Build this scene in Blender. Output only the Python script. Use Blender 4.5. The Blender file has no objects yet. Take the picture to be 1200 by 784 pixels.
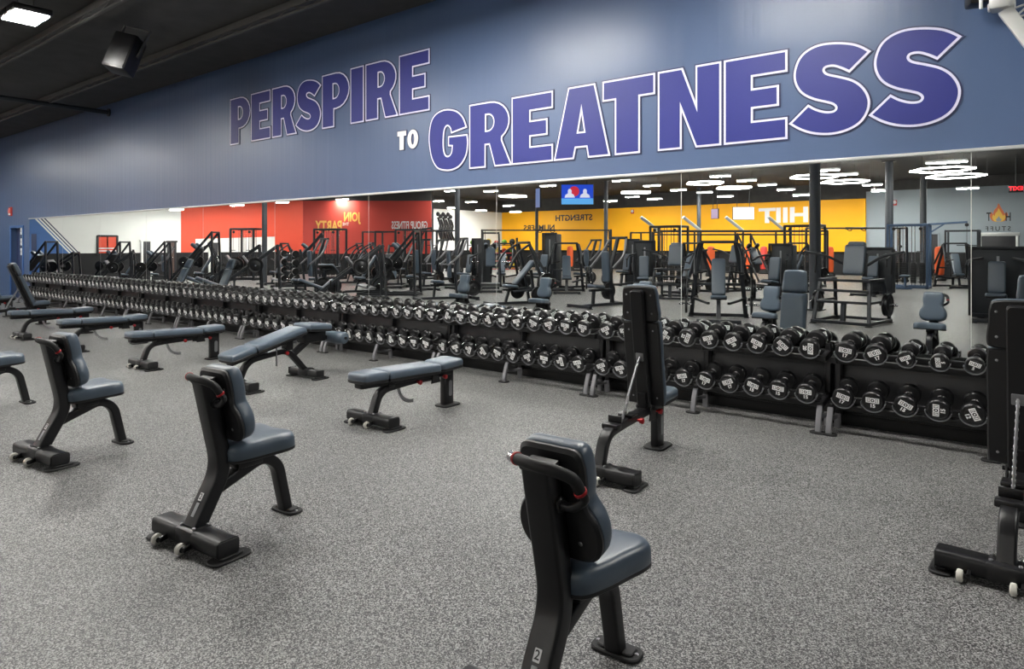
import bpy, bmesh, math, random
from mathutils import Vector, Matrix
random.seed(7)
S = bpy.context.scene
C = S.collection
PI = math.pi
R = math.radians

# ------------------------------------------------------------------ camera numbers
F, CX, HY, H, D = 793.5, 600.0, 287.5, 1.55, 6.38      # focal px, centre, horizon row, eye height, distance to mirror wall
BETA = math.atan(634 / 793.5)
CB, SB = math.cos(BETA), math.sin(BETA)

def ray(px):
    d = (px - CX) / F
    return (-SB + d * CB, CB + d * SB)
def on_wall(px, py, Y=D):
    rx, ry = ray(px); t = Y / ry
    return (rx * t, H + (HY - py) / F * t)
def floor_pt(px, py):
    t = F * H / (py - HY); rx, ry = ray(px)
    return (rx * t, ry * t)
def mir_floor(px, py):                    # real floor point whose mirror image is seen there
    x, y = floor_pt(px, py)
    return (x, 2 * D - y)
def mir_at(px, Yv):                       # by virtual depth
    rx, ry = ray(px); t = Yv / ry
    return (rx * t, 2 * D - Yv, t)
def mir_left(px, py, X=-31.5):            # on the left wall, seen in the mirror -> (y, z)
    rx, ry = ray(px); t = X / rx
    return (2 * D - ry * t, H + (HY - py) / F * t)

# ------------------------------------------------------------------ materials
def lin(c):
    return tuple(((v / 255) / 12.92 if v / 255 <= .04045 else ((v / 255 + .055) / 1.055) ** 2.4) for v in c)
def mat(name, rgb, rough=.5, metal=0, spec=.5, noise=0, nscale=40, bump=0, bscale=200, coat=0):
    m = bpy.data.materials.new(name); m.use_nodes = True
    nt = m.node_tree; b = nt.nodes['Principled BSDF']
    col = lin(rgb) + (1,)
    b.inputs['Base Color'].default_value = col
    b.inputs['Roughness'].default_value = rough
    b.inputs['Metallic'].default_value = metal
    b.inputs['Specular IOR Level'].default_value = spec
    b.inputs['Coat Weight'].default_value = coat
    tc = nt.nodes.new('ShaderNodeTexCoord')
    if noise:
        n = nt.nodes.new('ShaderNodeTexNoise'); n.inputs['Scale'].default_value = nscale; n.inputs['Detail'].default_value = 4
        nt.links.new(tc.outputs['Object'], n.inputs['Vector'])
        mx = nt.nodes.new('ShaderNodeMix'); mx.data_type = 'RGBA'
        mx.inputs[6].default_value = tuple(c * (1 - noise) for c in col[:3]) + (1,)
        mx.inputs[7].default_value = tuple(min(1, c * (1 + noise)) for c in col[:3]) + (1,)
        nt.links.new(n.outputs['Fac'], mx.inputs[0]); nt.links.new(mx.outputs[2], b.inputs['Base Color'])
    if bump:
        n = nt.nodes.new('ShaderNodeTexNoise'); n.inputs['Scale'].default_value = bscale; n.inputs['Detail'].default_value = 3
        nt.links.new(tc.outputs['Object'], n.inputs['Vector'])
        bp = nt.nodes.new('ShaderNodeBump'); bp.inputs['Strength'].default_value = bump; bp.inputs['Distance'].default_value = .002
        nt.links.new(n.outputs['Fac'], bp.inputs['Height']); nt.links.new(bp.outputs['Normal'], b.inputs['Normal'])
    return m
def emit(name, rgb, s):
    m = bpy.data.materials.new(name); m.use_nodes = True
    nt = m.node_tree; b = nt.nodes['Principled BSDF']
    b.inputs['Base Color'].default_value = lin(rgb) + (1,)
    b.inputs['Emission Color'].default_value = lin(rgb) + (1,)
    b.inputs['Emission Strength'].default_value = s
    return m

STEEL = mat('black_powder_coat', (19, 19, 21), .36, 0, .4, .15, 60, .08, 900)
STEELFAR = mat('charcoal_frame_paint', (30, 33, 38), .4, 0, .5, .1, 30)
VINYL = mat('slate_grey_vinyl', (70, 82, 94), .36, 0, .65, .06, 8, .12, 500)
SHELL = mat('black_pad_backing', (17, 17, 19), .45, 0, .5, .1, 50)
RUBBER = mat('black_rubber', (17, 17, 18), .6, 0, .4, .15, 80)
URETH = mat('black_urethane', (15, 15, 17), .34, 0, .5, .1, 60)
CHROME = mat('brushed_chrome', (190, 190, 192), .22, 1)
ZINC = mat('zinc_bolt', (150, 150, 152), .35, 1)
RED = mat('red_anodised_collar', (150, 24, 30), .35, .3)
WHEELM = mat('pale_grey_wheel', (188, 186, 178), .5, 0, .5, .06, 60)
EMBM = mat('white_moulded_mark', (232, 232, 232), .5)
WHITE = mat('white_print', (225, 225, 225), .5)
GREYP = mat('grey_print', (165, 167, 170), .5)
SADDLE = mat('grey_saddle_edge', (120, 121, 124), .35, .4)
LEGM = mat('silver_grey_leg', (105, 105, 108), .38, .3)
SHROUD = mat('dark_grey_perforated_shroud', (46, 49, 52), .5, 0, .4, .25, 260)
PIPE = mat('dark_steel_column_paint', (62, 66, 72), .5, 0, .5, .06, 6)
BLACKCEIL = mat('black_painted_deck', (74, 73, 72), .85, 0, .2, .25, 3)
JOISTM = mat('black_painted_joist', (84, 83, 82), .8, 0, .2, .1, 8)
ALU = mat('white_aluminium_truss', (205, 207, 205), .35, .4)
ORANGE = mat('orange_vinyl', (222, 92, 40), .5)
REDM = mat('red_rack_paint', (196, 60, 52), .5)
YELM = mat('yellow_vinyl', (226, 196, 30), .5)
BLUEPAD = mat('blue_steel_paint', (70, 92, 120), .4)

def floor_mat():
    m = bpy.data.materials.new('speckled_rubber_floor'); m.use_nodes = True
    nt = m.node_tree; b = nt.nodes['Principled BSDF']; L = nt.links.new
    tc = nt.nodes.new('ShaderNodeTexCoord')
    def vor(scale, lo, hi, c0, c1):
        v = nt.nodes.new('ShaderNodeTexVoronoi'); v.inputs['Scale'].default_value = scale
        L(tc.outputs['Object'], v.inputs['Vector'])
        sp = nt.nodes.new('ShaderNodeSeparateColor'); L(v.outputs['Color'], sp.inputs[0])
        r = nt.nodes.new('ShaderNodeValToRGB'); e = r.color_ramp.elements
        e[0].position = lo; e[0].color = lin(c0) + (1,); e[1].position = hi; e[1].color = lin(c1) + (1,)
        L(sp.outputs[0], r.inputs[0])
        return r
    a = vor(210, .35, .95, FLOOR_DARK, FLOOR_LIGHT)
    c = vor(120, .55, 1, FLOOR_DARK, FLOOR_MID)
    mx = nt.nodes.new('ShaderNodeMix'); mx.data_type = 'RGBA'; mx.blend_type = 'LIGHTEN'; mx.inputs[0].default_value = .8
    L(a.outputs[0], mx.inputs[6]); L(c.outputs[0], mx.inputs[7])
    # scuffed large patches
    n = nt.nodes.new('ShaderNodeTexNoise'); n.inputs['Scale'].default_value = .8; n.inputs['Detail'].default_value = 3
    L(tc.outputs['Object'], n.inputs['Vector'])
    rr = nt.nodes.new('ShaderNodeMapRange'); rr.inputs[3].default_value = .88; rr.inputs[4].default_value = 1.12
    L(n.outputs['Fac'], rr.inputs[0])
    vm = nt.nodes.new('ShaderNodeVectorMath'); vm.operation = 'SCALE'
    L(mx.outputs[2], vm.inputs[0]); L(rr.outputs[0], vm.inputs['Scale'])
    L(vm.outputs[0], b.inputs['Base Color'])
    b.inputs['Roughness'].default_value = .5
    b.inputs['Specular IOR Level'].default_value = .5
    bp = nt.nodes.new('ShaderNodeBump'); bp.inputs['Strength'].default_value = .15; bp.inputs['Distance'].default_value = .001
    L(mx.outputs[2], bp.inputs['Height']); L(bp.outputs['Normal'], b.inputs['Normal'])
    return m
FLOOR_DARK, FLOOR_MID, FLOOR_LIGHT = (18, 18, 20), (60, 60, 63), (154, 154, 152)
FLOORM = floor_mat()

def wall_mat(name, rgb, rough=.55, spec=.3, streak=0):
    m = mat(name, rgb, rough, 0, spec, .04, 1.5)
    if streak:      # brushed roller marks running up the paint
        nt = m.node_tree; b = nt.nodes['Principled BSDF']
        tc = nt.nodes.new('ShaderNodeTexCoord'); mp = nt.nodes.new('ShaderNodeMapping')
        mp.inputs['Scale'].default_value = (9, 1, .25)
        n = nt.nodes.new('ShaderNodeTexNoise'); n.inputs['Scale'].default_value = 1.2; n.inputs['Detail'].default_value = 5
        nt.links.new(tc.outputs['Object'], mp.inputs[0]); nt.links.new(mp.outputs[0], n.inputs['Vector'])
        bp = nt.nodes.new('ShaderNodeBump'); bp.inputs['Strength'].default_value = streak; bp.inputs['Distance'].default_value = .01
        nt.links.new(n.outputs['Fac'], bp.inputs['Height']); nt.links.new(bp.outputs['Normal'], b.inputs['Normal'])
    return m
WBLUE = wall_mat('steel_blue_wall_paint', (68, 88, 122), .36, .5, .5)
WBLUE2 = wall_mat('blue_wall_paint', (70, 106, 160))
WBLACK = wall_mat('black_wainscot_paint', (30, 30, 32))
WWHITE = wall_mat('white_wall_paint', (222, 224, 220))
WGREY = wall_mat('cool_grey_wall_paint', (150, 160, 166))
WRED = wall_mat('coral_red_wall_paint', (218, 84, 62))
WREDSHADE = wall_mat('shaded_coral_red_paint', (190, 72, 62))  # same coral red, with the less-lit wall's shade put into the colour
WYEL = wall_mat('amber_yellow_wall_paint', (246, 176, 22))
DOORB = mat('dark_blue_door_paint', (38, 54, 92), .5)
DOORK = mat('dark_door', (34, 34, 38), .5)
MIR = mat('silver_mirror_glass', (233, 236, 235), .0, 1)
LETTER = mat('ultramarine_letter', (22, 32, 116), .5)
LETTERRIM = mat('navy_letter_rim', (34, 42, 82), .5)
LETTEROUT = mat('pale_lilac_outline', (214, 214, 236), .5)

# ------------------------------------------------------------------ mesh builder
class MB:
    def __init__(s):
        s.bm = bmesh.new()
    def box(s, c, size, rot=None, bev=.004, seg=2):
        b = bmesh.new()
        bmesh.ops.create_cube(b, size=1)
        bmesh.ops.scale(b, vec=Vector(size), verts=b.verts)
        if bev > 0:
            bmesh.ops.bevel(b, geom=list(b.edges), offset=min(bev, min(size) * .49), segments=seg, affect='EDGES', profile=.5)
        M = Matrix.Translation(Vector(c)) @ (rot.to_4x4() if rot is not None else Matrix())
        s.add(b, M); return s
    def add(s, b, M=None):
        if M is not None: bmesh.ops.transform(b, matrix=M, verts=b.verts)
        me = bpy.data.meshes.new('t'); b.to_mesh(me); b.free()
        s.bm.from_mesh(me); bpy.data.meshes.remove(me)
    def sweep(s, path, prof, side=None, cap=True):
        P = [Vector(p) for p in path]; n = len(P); T = []
        for i in range(n):
            if i == 0: t = P[1] - P[0]
            elif i == n - 1: t = P[-1] - P[-2]
            else: t = (P[i] - P[i - 1]).normalized() + (P[i + 1] - P[i]).normalized()
            T.append(t.normalized())
        rings = []
        if side is None:
            a = Vector((0, 0, 1)) if abs(T[0].z) < .9 else Vector((1, 0, 0))
            u = (a - T[0] * a.dot(T[0])).normalized()
        for i in range(n):
            if side is not None:
                sv = Vector(side); sv = (sv - T[i] * sv.dot(T[i])).normalized(); v = T[i].cross(sv)
            else:
                u = (u - T[i] * u.dot(T[i])).normalized(); sv = u; v = T[i].cross(u)
            k = 1.0
            if 0 < i < n - 1:
                ca = (P[i] - P[i - 1]).normalized().dot((P[i + 1] - P[i]).normalized())
                k = 1 / max(.5, math.sqrt(max(0, (1 + ca) / 2)))
            pr = prof(i / (n - 1)) if callable(prof) else prof
            rings.append([s.bm.verts.new(P[i] + sv * a + v * (b * (k if side is not None else 1))) for a, b in pr])
        m = len(rings[0])
        for i in range(n - 1):
            for j in range(m):
                s.bm.faces.new((rings[i][j], rings[i][(j + 1) % m], rings[i + 1][(j + 1) % m], rings[i + 1][j]))
        if cap:
            s.bm.faces.new(list(reversed(rings[0]))); s.bm.faces.new(rings[-1])
        return s
    def rect(s, path, w, h, side=(1, 0, 0), r=.008):
        return s.sweep(path, rrect(w, h, r), side)
    def bar(s, p, q, w, h=None, r=.006):
        h = h or w; p, q = Vector(p), Vector(q); d = (q - p).normalized()
        side = Vector((1, 0, 0)) if abs(d.x) < .8 else Vector((0, 1, 0))
        return s.sweep([p, q], rrect(w, h, r), side)
    def tube(s, path, r, seg=12):
        return s.sweep(path, [(math.cos(2 * PI * k / seg) * r, math.sin(2 * PI * k / seg) * r) for k in range(seg)])
    def cyl(s, p, q, r, seg=20, bev=0, r2=None):
        p, q = Vector(p), Vector(q); d = q - p; L = d.length; d.normalize()
        pr = [(0, r - bev), (bev, r), (L - bev, r if r2 is None else r2), (L, (r if r2 is None else r2) - bev)] if bev else [(0, r), (L, r if r2 is None else r2)]
        return s.lathe(p, d, pr, seg)
    def lathe(s, p, d, prof, seg=24):
        p, d = Vector(p), Vector(d).normalized()
        a = Vector((0, 0, 1)) if abs(d.z) < .9 else Vector((1, 0, 0))
        u = (a - d * a.dot(d)).normalized(); v = d.cross(u); rings = []
        for l, r in prof:
            rings.append([s.bm.verts.new(p + d * l + (u * math.cos(2 * PI * k / seg) + v * math.sin(2 * PI * k / seg)) * r) for k in range(seg)])
        for i in range(len(rings) - 1):
            for j in range(seg):
                s.bm.faces.new((rings[i][j], rings[i][(j + 1) % seg], rings[i + 1][(j + 1) % seg], rings[i + 1][j]))
        s.bm.faces.new(list(reversed(rings[0]))); s.bm.faces.new(rings[-1])
        return s
    def cushion(s, outline, t, r, M, dome=.006, z0=0.0):
        """padded slab: outline (a,b), height t along c, rounded by r at the top"""
        n = len(outline); ca = sum(p[0] for p in outline) / n; cb = sum(p[1] for p in outline) / n
        ext = max(max(abs(p[0] - ca) for p in outline), .001); exb = max(max(abs(p[1] - cb) for p in outline), .001)
        lv = [(z0, .006), (z0 + .006, 0), (z0 + t - r, 0), (z0 + t - .62 * r, .10 * r), (z0 + t - .3 * r, .3 * r), (z0 + t - .1 * r, .6 * r), (z0 + t, r),
              (z0 + t + dome * .6, r + min(ext, exb) * .35), (z0 + t + dome, r + min(ext, exb) * .7)]
        rings = []
        for z, ins in lv:
            fa, fb = max(.05, (ext - ins) / ext), max(.05, (exb - ins) / exb)
            rings.append([s.bm.verts.new(M @ Vector((ca + (a - ca) * fa, cb + (b - cb) * fb, z))) for a, b in outline])
        for i in range(len(rings) - 1):
            for j in range(n):
                s.bm.faces.new((rings[i][j], rings[i][(j + 1) % n], rings[i + 1][(j + 1) % n], rings[i + 1][j]))
        s.bm.faces.new(list(reversed(rings[0]))); s.bm.faces.new(rings[-1])
        return s
    def slab(s, outline, z0, z1, M, bev=0):
        n = len(outline); ca = sum(p[0] for p in outline) / n; cb = sum(p[1] for p in outline) / n
        lv = [(z0, 0), (z1, 0)] if not bev else [(z0, bev), (z0 + bev, 0), (z1 - bev, 0), (z1, bev)]
        ext = max(abs(p[0] - ca) for p in outline); exb = max(abs(p[1] - cb) for p in outline); rings = []
        for z, ins in lv:
            rings.append([s.bm.verts.new(M @ Vector((ca + (a - ca) * (1 - ins / ext), cb + (b - cb) * (1 - ins / exb), z))) for a, b in outline])
        for i in range(len(rings) - 1):
            for j in range(n):
                s.bm.faces.new((rings[i][j], rings[i][(j + 1) % n], rings[i + 1][(j + 1) % n], rings[i + 1][j]))
        s.bm.faces.new(list(reversed(rings[0]))); s.bm.faces.new(rings[-1])
        return s
    def mesh(s, name, m, ang=35):
        bmesh.ops.recalc_face_normals(s.bm, faces=s.bm.faces)
        me = bpy.data.meshes.new(name); s.bm.to_mesh(me); s.bm.free()
        for x in (m if isinstance(m, (list, tuple)) else [m]): me.materials.append(x)
        me.polygons.foreach_set('use_smooth', [True] * len(me.polygons))
        me.set_sharp_from_angle(angle=R(ang))
        return me
    def build(s, name, m, parent=None, ang=35):
        return put(name, s.mesh(name, m, ang), parent)

def put(name, me, parent=None):
    o = bpy.data.objects.new(name, me); C.objects.link(o)
    if parent is not None: o.parent = parent
    return o
def rrect(w, h, r, k=3):
    w, h = w / 2, h / 2; r = min(r, w * .95, h * .95); out = []
    for cx, cy, a0 in ((w - r, h - r, 0), (-w + r, h - r, 90), (-w + r, -h + r, 180), (w - r, -h + r, 270)):
        for i in range(k + 1):
            a = R(a0 + 90 * i / k); out.append((cx + r * math.cos(a), cy + r * math.sin(a)))
    return out
def rr_out(a0, a1, b0, b1, r, k=5):
    return [(x + (a0 + a1) / 2, y + (b0 + b1) / 2) for x, y in rrect(a1 - a0, b1 - b0, r, k)]
def fillet(path, r, k=6):
    P = [Vector(p) for p in path]; out = [P[0]]
    for i in range(1, len(P) - 1):
        a, b = (P[i - 1] - P[i]), (P[i + 1] - P[i]); q = min(r, a.length * .48, b.length * .48)
        a.normalize(); b.normalize(); s0, s1 = P[i] + a * q, P[i] + b * q
        for j in range(k + 1):
            t = j / k; out.append(s0 * (1 - t) ** 2 + P[i] * 2 * t * (1 - t) + s1 * t * t)
    out.append(P[-1]); return out
def spline(pts, k=8, closed=False):
    P = [Vector(p) for p in pts]; n = len(P); out = []
    for i in range(n if closed else n - 1):
        g = lambda j: P[j % n] if closed else P[min(max(j, 0), n - 1)]
        p0, p1, p2, p3 = g(i - 1), g(i), g(i + 1), g(i + 2)
        for j in range(k):
            t = j / k
            out.append(.5 * ((2 * p1) + (p2 - p0) * t + (2 * p0 - 5 * p1 + 4 * p2 - p3) * t * t + (3 * p1 - p0 - 3 * p2 + p3) * t ** 3))
    if not closed: out.append(P[-1])
    return out
def frame(o, a, b, c):
    M = Matrix.Identity(4)
    for i, v in enumerate((a, b, c)):
        v = Vector(v)
        for j in range(3): M[j][i] = v[j]
    M.translation = Vector(o)
    return M
def tag(o, label, cat, group=None, kind=None):
    o['label'] = label; o['category'] = cat
    if group: o['group'] = group
    if kind: o['kind'] = kind
    return o
def thing(name, label, cat, loc=(0, 0, 0), rz=0, group=None):
    o = bpy.data.objects.new(name, None); C.objects.link(o); o.empty_display_size = .1
    o.location = loc; o.rotation_euler = (0, 0, rz)
    return tag(o, label, cat, group)
def struct(o):
    o['kind'] = 'structure'; return o
def kids(o):
    return KIDS.get(o.name) if o.name in KIDS else [c for c in C.objects if c.parent == o]
KIDS = {}
def dup(o, parent=None):
    c = o.copy(); C.objects.link(c)
    if parent is not None: c.parent = parent
    for k in o.children: dup(k, c)
    return c
def flat_mesh(contours, off, ext, m, name='letter', split=True):
    """filled 2D outline (list of closed point lists, holes too) -> thin solid mesh in the XY plane"""
    cu = bpy.data.curves.new('c', 'CURVE'); cu.dimensions = '2D'; cu.fill_mode = 'BOTH'; cu.extrude = ext; cu.offset = off
    for k, c in enumerate(contours):
        ar = sum(c[i][0] * c[(i + 1) % len(c)][1] - c[(i + 1) % len(c)][0] * c[i][1] for i in range(len(c)))
        c = list(c) if (ar > 0) == (k == 0) else list(reversed(c))
        sp = cu.splines.new('POLY'); sp.points.add(len(c) - 1); sp.use_cyclic_u = True
        for p, q in zip(sp.points, c): p.co = (q[0], q[1], 0, 1)
    return _conv(cu, m, name)
def text_mesh(body, size, m, off=0.0, ext=.004, name='lettering', sx=1.0, spacing=1.0):
    cu = bpy.data.curves.new('t', 'FONT'); cu.body = body; cu.size = size; cu.offset = off; cu.extrude = ext
    cu.align_x = 'CENTER'; cu.align_y = 'CENTER'; cu.space_character = spacing; cu.resolution_u = 3
    me = _conv(cu, m, name)
    if sx != 1: me.transform(Matrix.Diagonal((sx, 1, 1, 1)))
    return me
def _conv(cu, m, name):
    o = bpy.data.objects.new('tmp', cu); C.objects.link(o)
    dg = bpy.context.evaluated_depsgraph_get()
    me = bpy.data.meshes.new_from_object(o.evaluated_get(dg)); me.name = name
    bpy.data.objects.remove(o); bpy.data.curves.remove(cu)
    me.materials.clear(); me.materials.append(m)
    return me
ORD = ['first', 'second', 'third', 'fourth', 'fifth', 'sixth', 'seventh', 'eighth', 'ninth', 'tenth', 'eleventh', 'twelfth']
LAMP_E, FAR_E, HEX_E, EXPO = 80.0, 200.0, 18.0, -0.02
# ------------------------------------------------------------------ the setting
XL, XR, YB, ZC = -31.5, 9.0, 2 * D - 38.4, 4.80       # left wall, right wall, back wall, ceiling
def quad_obj(name, m, parts):
    """parts: list of (mb-op args); a box structure"""
    mb = MB()
    for c, sz in parts: mb.box(c, sz, bev=0)
    return struct(mb.build(name, m))
quad_obj('floor', FLOORM, [(((XL + XR) / 2, (YB + D) / 2, -.1), (XR - XL + .6, D - YB + .8, .2))])
quad_obj('ceiling', BLACKCEIL, [(((XL + XR) / 2, (YB + D) / 2, ZC + .1), (XR - XL + .6, D - YB + .8, .2))])
MZ0, MZ1, MX0, MX1 = .52, 2.28, -22.4, 1.92             # mirror field
# mirror wall: blue band above, black wainscot behind / below
wy = D + .012
def paint_wall(name, mats, quads):
    """quads: (corner list, material index); thin one-mesh wall skin on a thick core"""
    b = MB()
    for pts, mi in quads:
        f = b.bm.faces.new([b.bm.verts.new(p) for p in pts]); f.material_index = mi
    me = bpy.data.meshes.new(name); b.bm.to_mesh(me); b.bm.free()
    for m in mats: me.materials.append(m)
    return struct(put(name, me))
def wb(x0, x1, z0, z1, mb): mb.box(((x0 + x1) / 2, D + .112, (z0 + z1) / 2), (x1 - x0, .2, z1 - z0), bev=0)
mb = MB(); wb(XL, XR, MZ1 + .0, ZC, mb); wb(XL, -24.05, 0, MZ1, mb); wb(-22.95, MX0, 0, MZ1, mb); wb(-24.05, -22.95, 2.06, MZ1, mb); wb(MX1, XR, MZ0, MZ1, mb)
wm = struct(mb.build('wall_front', WBLUE))
mb = MB(); mb.box(((MX0 + MX1) / 2, D + .112, MZ1 / 2), (MX1 - MX0, .2, MZ1), bev=0); mb.box(((MX1 + XR) / 2, D + .112, MZ0 / 2), (XR - MX1, .2, MZ0), bev=0)
struct(mb.build('wall_front_wainscot', WBLACK))
mb = MB(); mb.box((-23.5, D + .17, 1.03), (1.1, .05, 2.06), bev=.002); d1 = struct(mb.build('door_1', DOORB))
mb = MB()
for x in (-24.06, -22.94): mb.box((x, D + .0, 1.03), (.07, .03, 2.1), bev=.003)
mb.box((-23.5, D, 2.09), (1.19, .03, .07), bev=.003)
mb.build('door_frame', WBLUE2, d1)
mb = MB(); mb.tube([(-23.08, D + .14, 1.02), (-23.08, D + .07, 1.02), (-23.2, D + .07, 1.02)], .011); mb.build('door_handle', CHROME, d1)
mb = MB(); mb.box(((MX0 + MX1) / 2, D - .012, MZ1 + .013), (MX1 - MX0, .03, .026), bev=.003); struct(mb.build('trim_1', ALU))
mb = MB(); mb.box(((MX0 + MX1) / 2, D - .006, MZ0 - .012), (MX1 - MX0, .03, .022), bev=.003); struct(mb.build('trim_2', STEEL))
mb = MB(); mb.box(((-22.9 + XR) / 2, D - .006, .055), (XR + 22.9, .014, .11), bev=.003); struct(mb.build('baseboard_front', RUBBER))
# mirror panels, 2.42 m apart
seams = [MX1 - 2.42 * k for k in range(11)]
seams[-1] = MX0
for k in range(10):
    x1, x0 = seams[k] - .003, seams[k + 1] + .003
    mb = MB(); mb.box(((x0 + x1) / 2, D + .004, (MZ0 + MZ1) / 2), (x1 - x0, .008, MZ1 - MZ0), bev=.0)
    o = mb.build('wall_mirror', MIR)
    where = 'rightmost panel, at the right photo edge' if k == 0 else ('leftmost panel, ending beside the blue door' if k == 9 else ORD[k] + ' panel from the right end')
    tag(o, 'tall frameless wall mirror above the dumbbells, ' + where, 'mirror', 'wall mirror panels')

for k in range(1, 10):
    b = MB(); b.box((seams[k], D + .006, (MZ0 + MZ1) / 2), (.012, .010, MZ1 - MZ0), bev=0); struct(b.build('trim_%d' % (4 + k), ALU))
# left wall (seen in the mirror): blue with white diagonal stripes, white, coral red
def LW(y, z, e=0): return (XL + e, y, z)
mb = MB(); mb.box((XL - .11, (YB + D) / 2, ZC / 2), (.2, D - YB + .4, ZC), bev=0); struct(mb.build('wall_left_core', WWHITE))
WAIN = 1.22
yw0, yr0, yc = mir_left(205, 280)[0], mir_left(212, 280)[0], mir_left(355, 280)[0]
s0, s1 = mir_left(41.4, 257.2), mir_left(74, 290)
k_ = (s1[0] - s0[0]) / (s1[1] - s0[1])                       # dy per dz along the stripes
ys = lambda z, off: s0[0] + (z - s0[1]) * k_ - off
q = []
TOPZ = 3.94
def strip(o0, o1, mi, e): q.append(([LW(ys(WAIN, o0), WAIN, e), LW(ys(WAIN, o1), WAIN, e), LW(ys(TOPZ, o1), TOPZ, e), LW(ys(TOPZ, o0), TOPZ, e)], mi))
q.append(([LW(D, WAIN, .001), LW(ys(WAIN, 0), WAIN, .001), LW(ys(TOPZ, 0), TOPZ, .001), LW(D, TOPZ, .001)], 0))
for i, (a, b, mi) in enumerate(((0, .075, 1), (.075, .13, 0), (.13, .205, 1), (.205, .26, 2), (.26, .335, 1), (.335, .39, 2))): strip(a, b, mi, .002)
q.append(([LW(ys(WAIN, .39), WAIN, .001), LW(yr0, WAIN, .001), LW(yr0, TOPZ, .001), LW(ys(TOPZ, .39), TOPZ, .001)], 1))
q.append(([LW(yr0, WAIN + .0, .001), LW(yc, WAIN, .001), LW(yc, TOPZ, .001), LW(yr0, TOPZ, .001)], 3))
yb0, yb1 = mir_left(229, 280)[0], mir_left(322, 280)[0]
q.append(([LW(yb0, WAIN, .003), LW(yb1, WAIN, .003), LW(yb1, 2.0, .003), LW(yb0, 1.85, .003)], 1))
q.append(([LW(D, .001, .001), LW(YB, .001, .001), LW(YB, WAIN, .001), LW(D, WAIN, .001)], 4))
q.append(([LW(yc - .0, WAIN, .001), LW(YB, WAIN, .001), LW(YB, TOPZ, .001), LW(yc, TOPZ, .001)], 1))
q.append(([LW(D, TOPZ, .001), LW(YB, TOPZ, .001), LW(YB, ZC, .001), LW(D, ZC, .001)], 5))
paint_wall('wall_left', [WBLUE2, WWHITE, LETTERRIM, WRED, WBLACK, BLACKCEIL], q)
def lwdoor(name, p0, p1, ztop, m, fm, x=.05):
    y0, y1 = mir_left(p0, 290)[0], mir_left(p1, 290)[0]; lo, hi = min(y0, y1), max(y0, y1)
    b = MB(); b.box((XL + .02, (lo + hi) / 2, ztop / 2), (.04, hi - lo, ztop), bev=.002); d = struct(b.build(name, m))
    b = MB()
    for y in (lo, hi): b.box((XL + .03, y, ztop / 2), (.06, .09, ztop + .05), bev=.002)
    b.box((XL + .03, (lo + hi) / 2, ztop + .04), (.06, hi - lo + .18, .08), bev=.002)
    b.build('door_frame', fm, d)
    b = MB(); b.tube([(XL + .03, lo + .12, 1.0), (XL + .1, lo + .12, 1.0), (XL + .1, lo + .26, 1.0)], .012); b.build('door_handle', CHROME, d)
    return d
lwdoor('door_2', 166, 177, 1.72, DOORK, WWHITE)
d3 = lwdoor('door_3', 197, 205, 1.68, mat('brown_door', (78, 62, 58), .5), DOORK)
lwdoor('door_4', 245, 256, 1.68, DOORK, WWHITE)
lwdoor('door_5', 34.5, 44, 2.0, DOORB, WBLUE2)
# shaded red wall set at an angle, JOIN THE PARTY / GROUP FITNESS
A_ = mir_at(355, 2 * D - yc); tA = A_[2]
rB = ray(505.5); Bp = (rB[0] * tA, 2 * D - rB[1] * tA); Ap = (XL, yc)
dv = Vector((Bp[0] - Ap[0], Bp[1] - Ap[1], 0)); AL = dv.length; dv.normalize()
nv = Vector((-dv.y, dv.x, 0)); nv = nv if nv.y > 0 else -nv
rotA = Matrix(((dv.x, nv.x, 0), (dv.y, nv.y, 0), (0, 0, 1)))
mid = Vector(((Ap[0] + Bp[0]) / 2, (Ap[1] + Bp[1]) / 2, 0)) - nv * .1
mb = MB(); mb.box(mid + Vector((0, 0, TOPZ / 2)), (AL, .2, TOPZ), rotA, bev=0); struct(mb.build('wall_studio', WREDSHADE))
mb = MB(); mb.box(mid + Vector((0, 0, (TOPZ + ZC) / 2)), (AL, .2, ZC - TOPZ), rotA, bev=0); struct(mb.build('trim_3', BLACKCEIL))
mb = MB(); mb.box(mid + nv * .105 + Vector((0, 0, .55)), (AL, .02, 1.1), rotA, bev=0); struct(mb.build('trim_14', WBLACK))
def on_studio(px, py):
    rx, ry = ray(px); # virtual plane: mirror of the wall
    a = Vector((Ap[0], 2 * D - Ap[1])); b = Vector((Bp[0], 2 * D - Bp[1])); d = b - a
    # a + s d = t (rx,ry)
    det = d.x * (-ry) - d.y * (-rx)
    s = ((-a.x) * (-ry) - (-a.y) * (-rx)) / det
    p = a + d * s; t = p.length / math.hypot(rx, ry)
    return s * AL, H + (HY - py) / F * t, t
# back wall
mb = MB(); mb.box(((XL + XR) / 2, YB - .11, ZC / 2), (XR - XL + .4, .2, ZC), bev=0); struct(mb.build('wall_back_core', WGREY))
xe = mir_at(1015, 38.4)[0]
def BW(x, z, e): return (x, YB + e, z)
q = [([BW(xe, WAIN, .001), BW(XR, WAIN, .001), BW(XR, 4.3, .001), BW(xe, 4.3, .001)], 0),
     ([BW(XL, 0.001, .001), BW(XR, 0.001, .001), BW(XR, WAIN, .001), BW(XL, WAIN, .001)], 1),
     ([BW(XL, TOPZ, .001), BW(xe, TOPZ, .001), BW(xe, ZC, .001), BW(XL, ZC, .001)], 2),
     ([BW(xe, 4.3, .001), BW(XR, 4.3, .001), BW(XR, ZC, .001), BW(xe, ZC, .001)], 2)]
paint_wall('wall_back', [WGREY, WBLACK, BLACKCEIL], q)
mb = MB(); mb.box(((XL + xe) / 2, YB + .08, (WAIN + TOPZ) / 2), (xe - XL, .16, TOPZ - WAIN), bev=0); struct(mb.build('wall_back_yellow', WYEL))
YY = YB + .165
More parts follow.
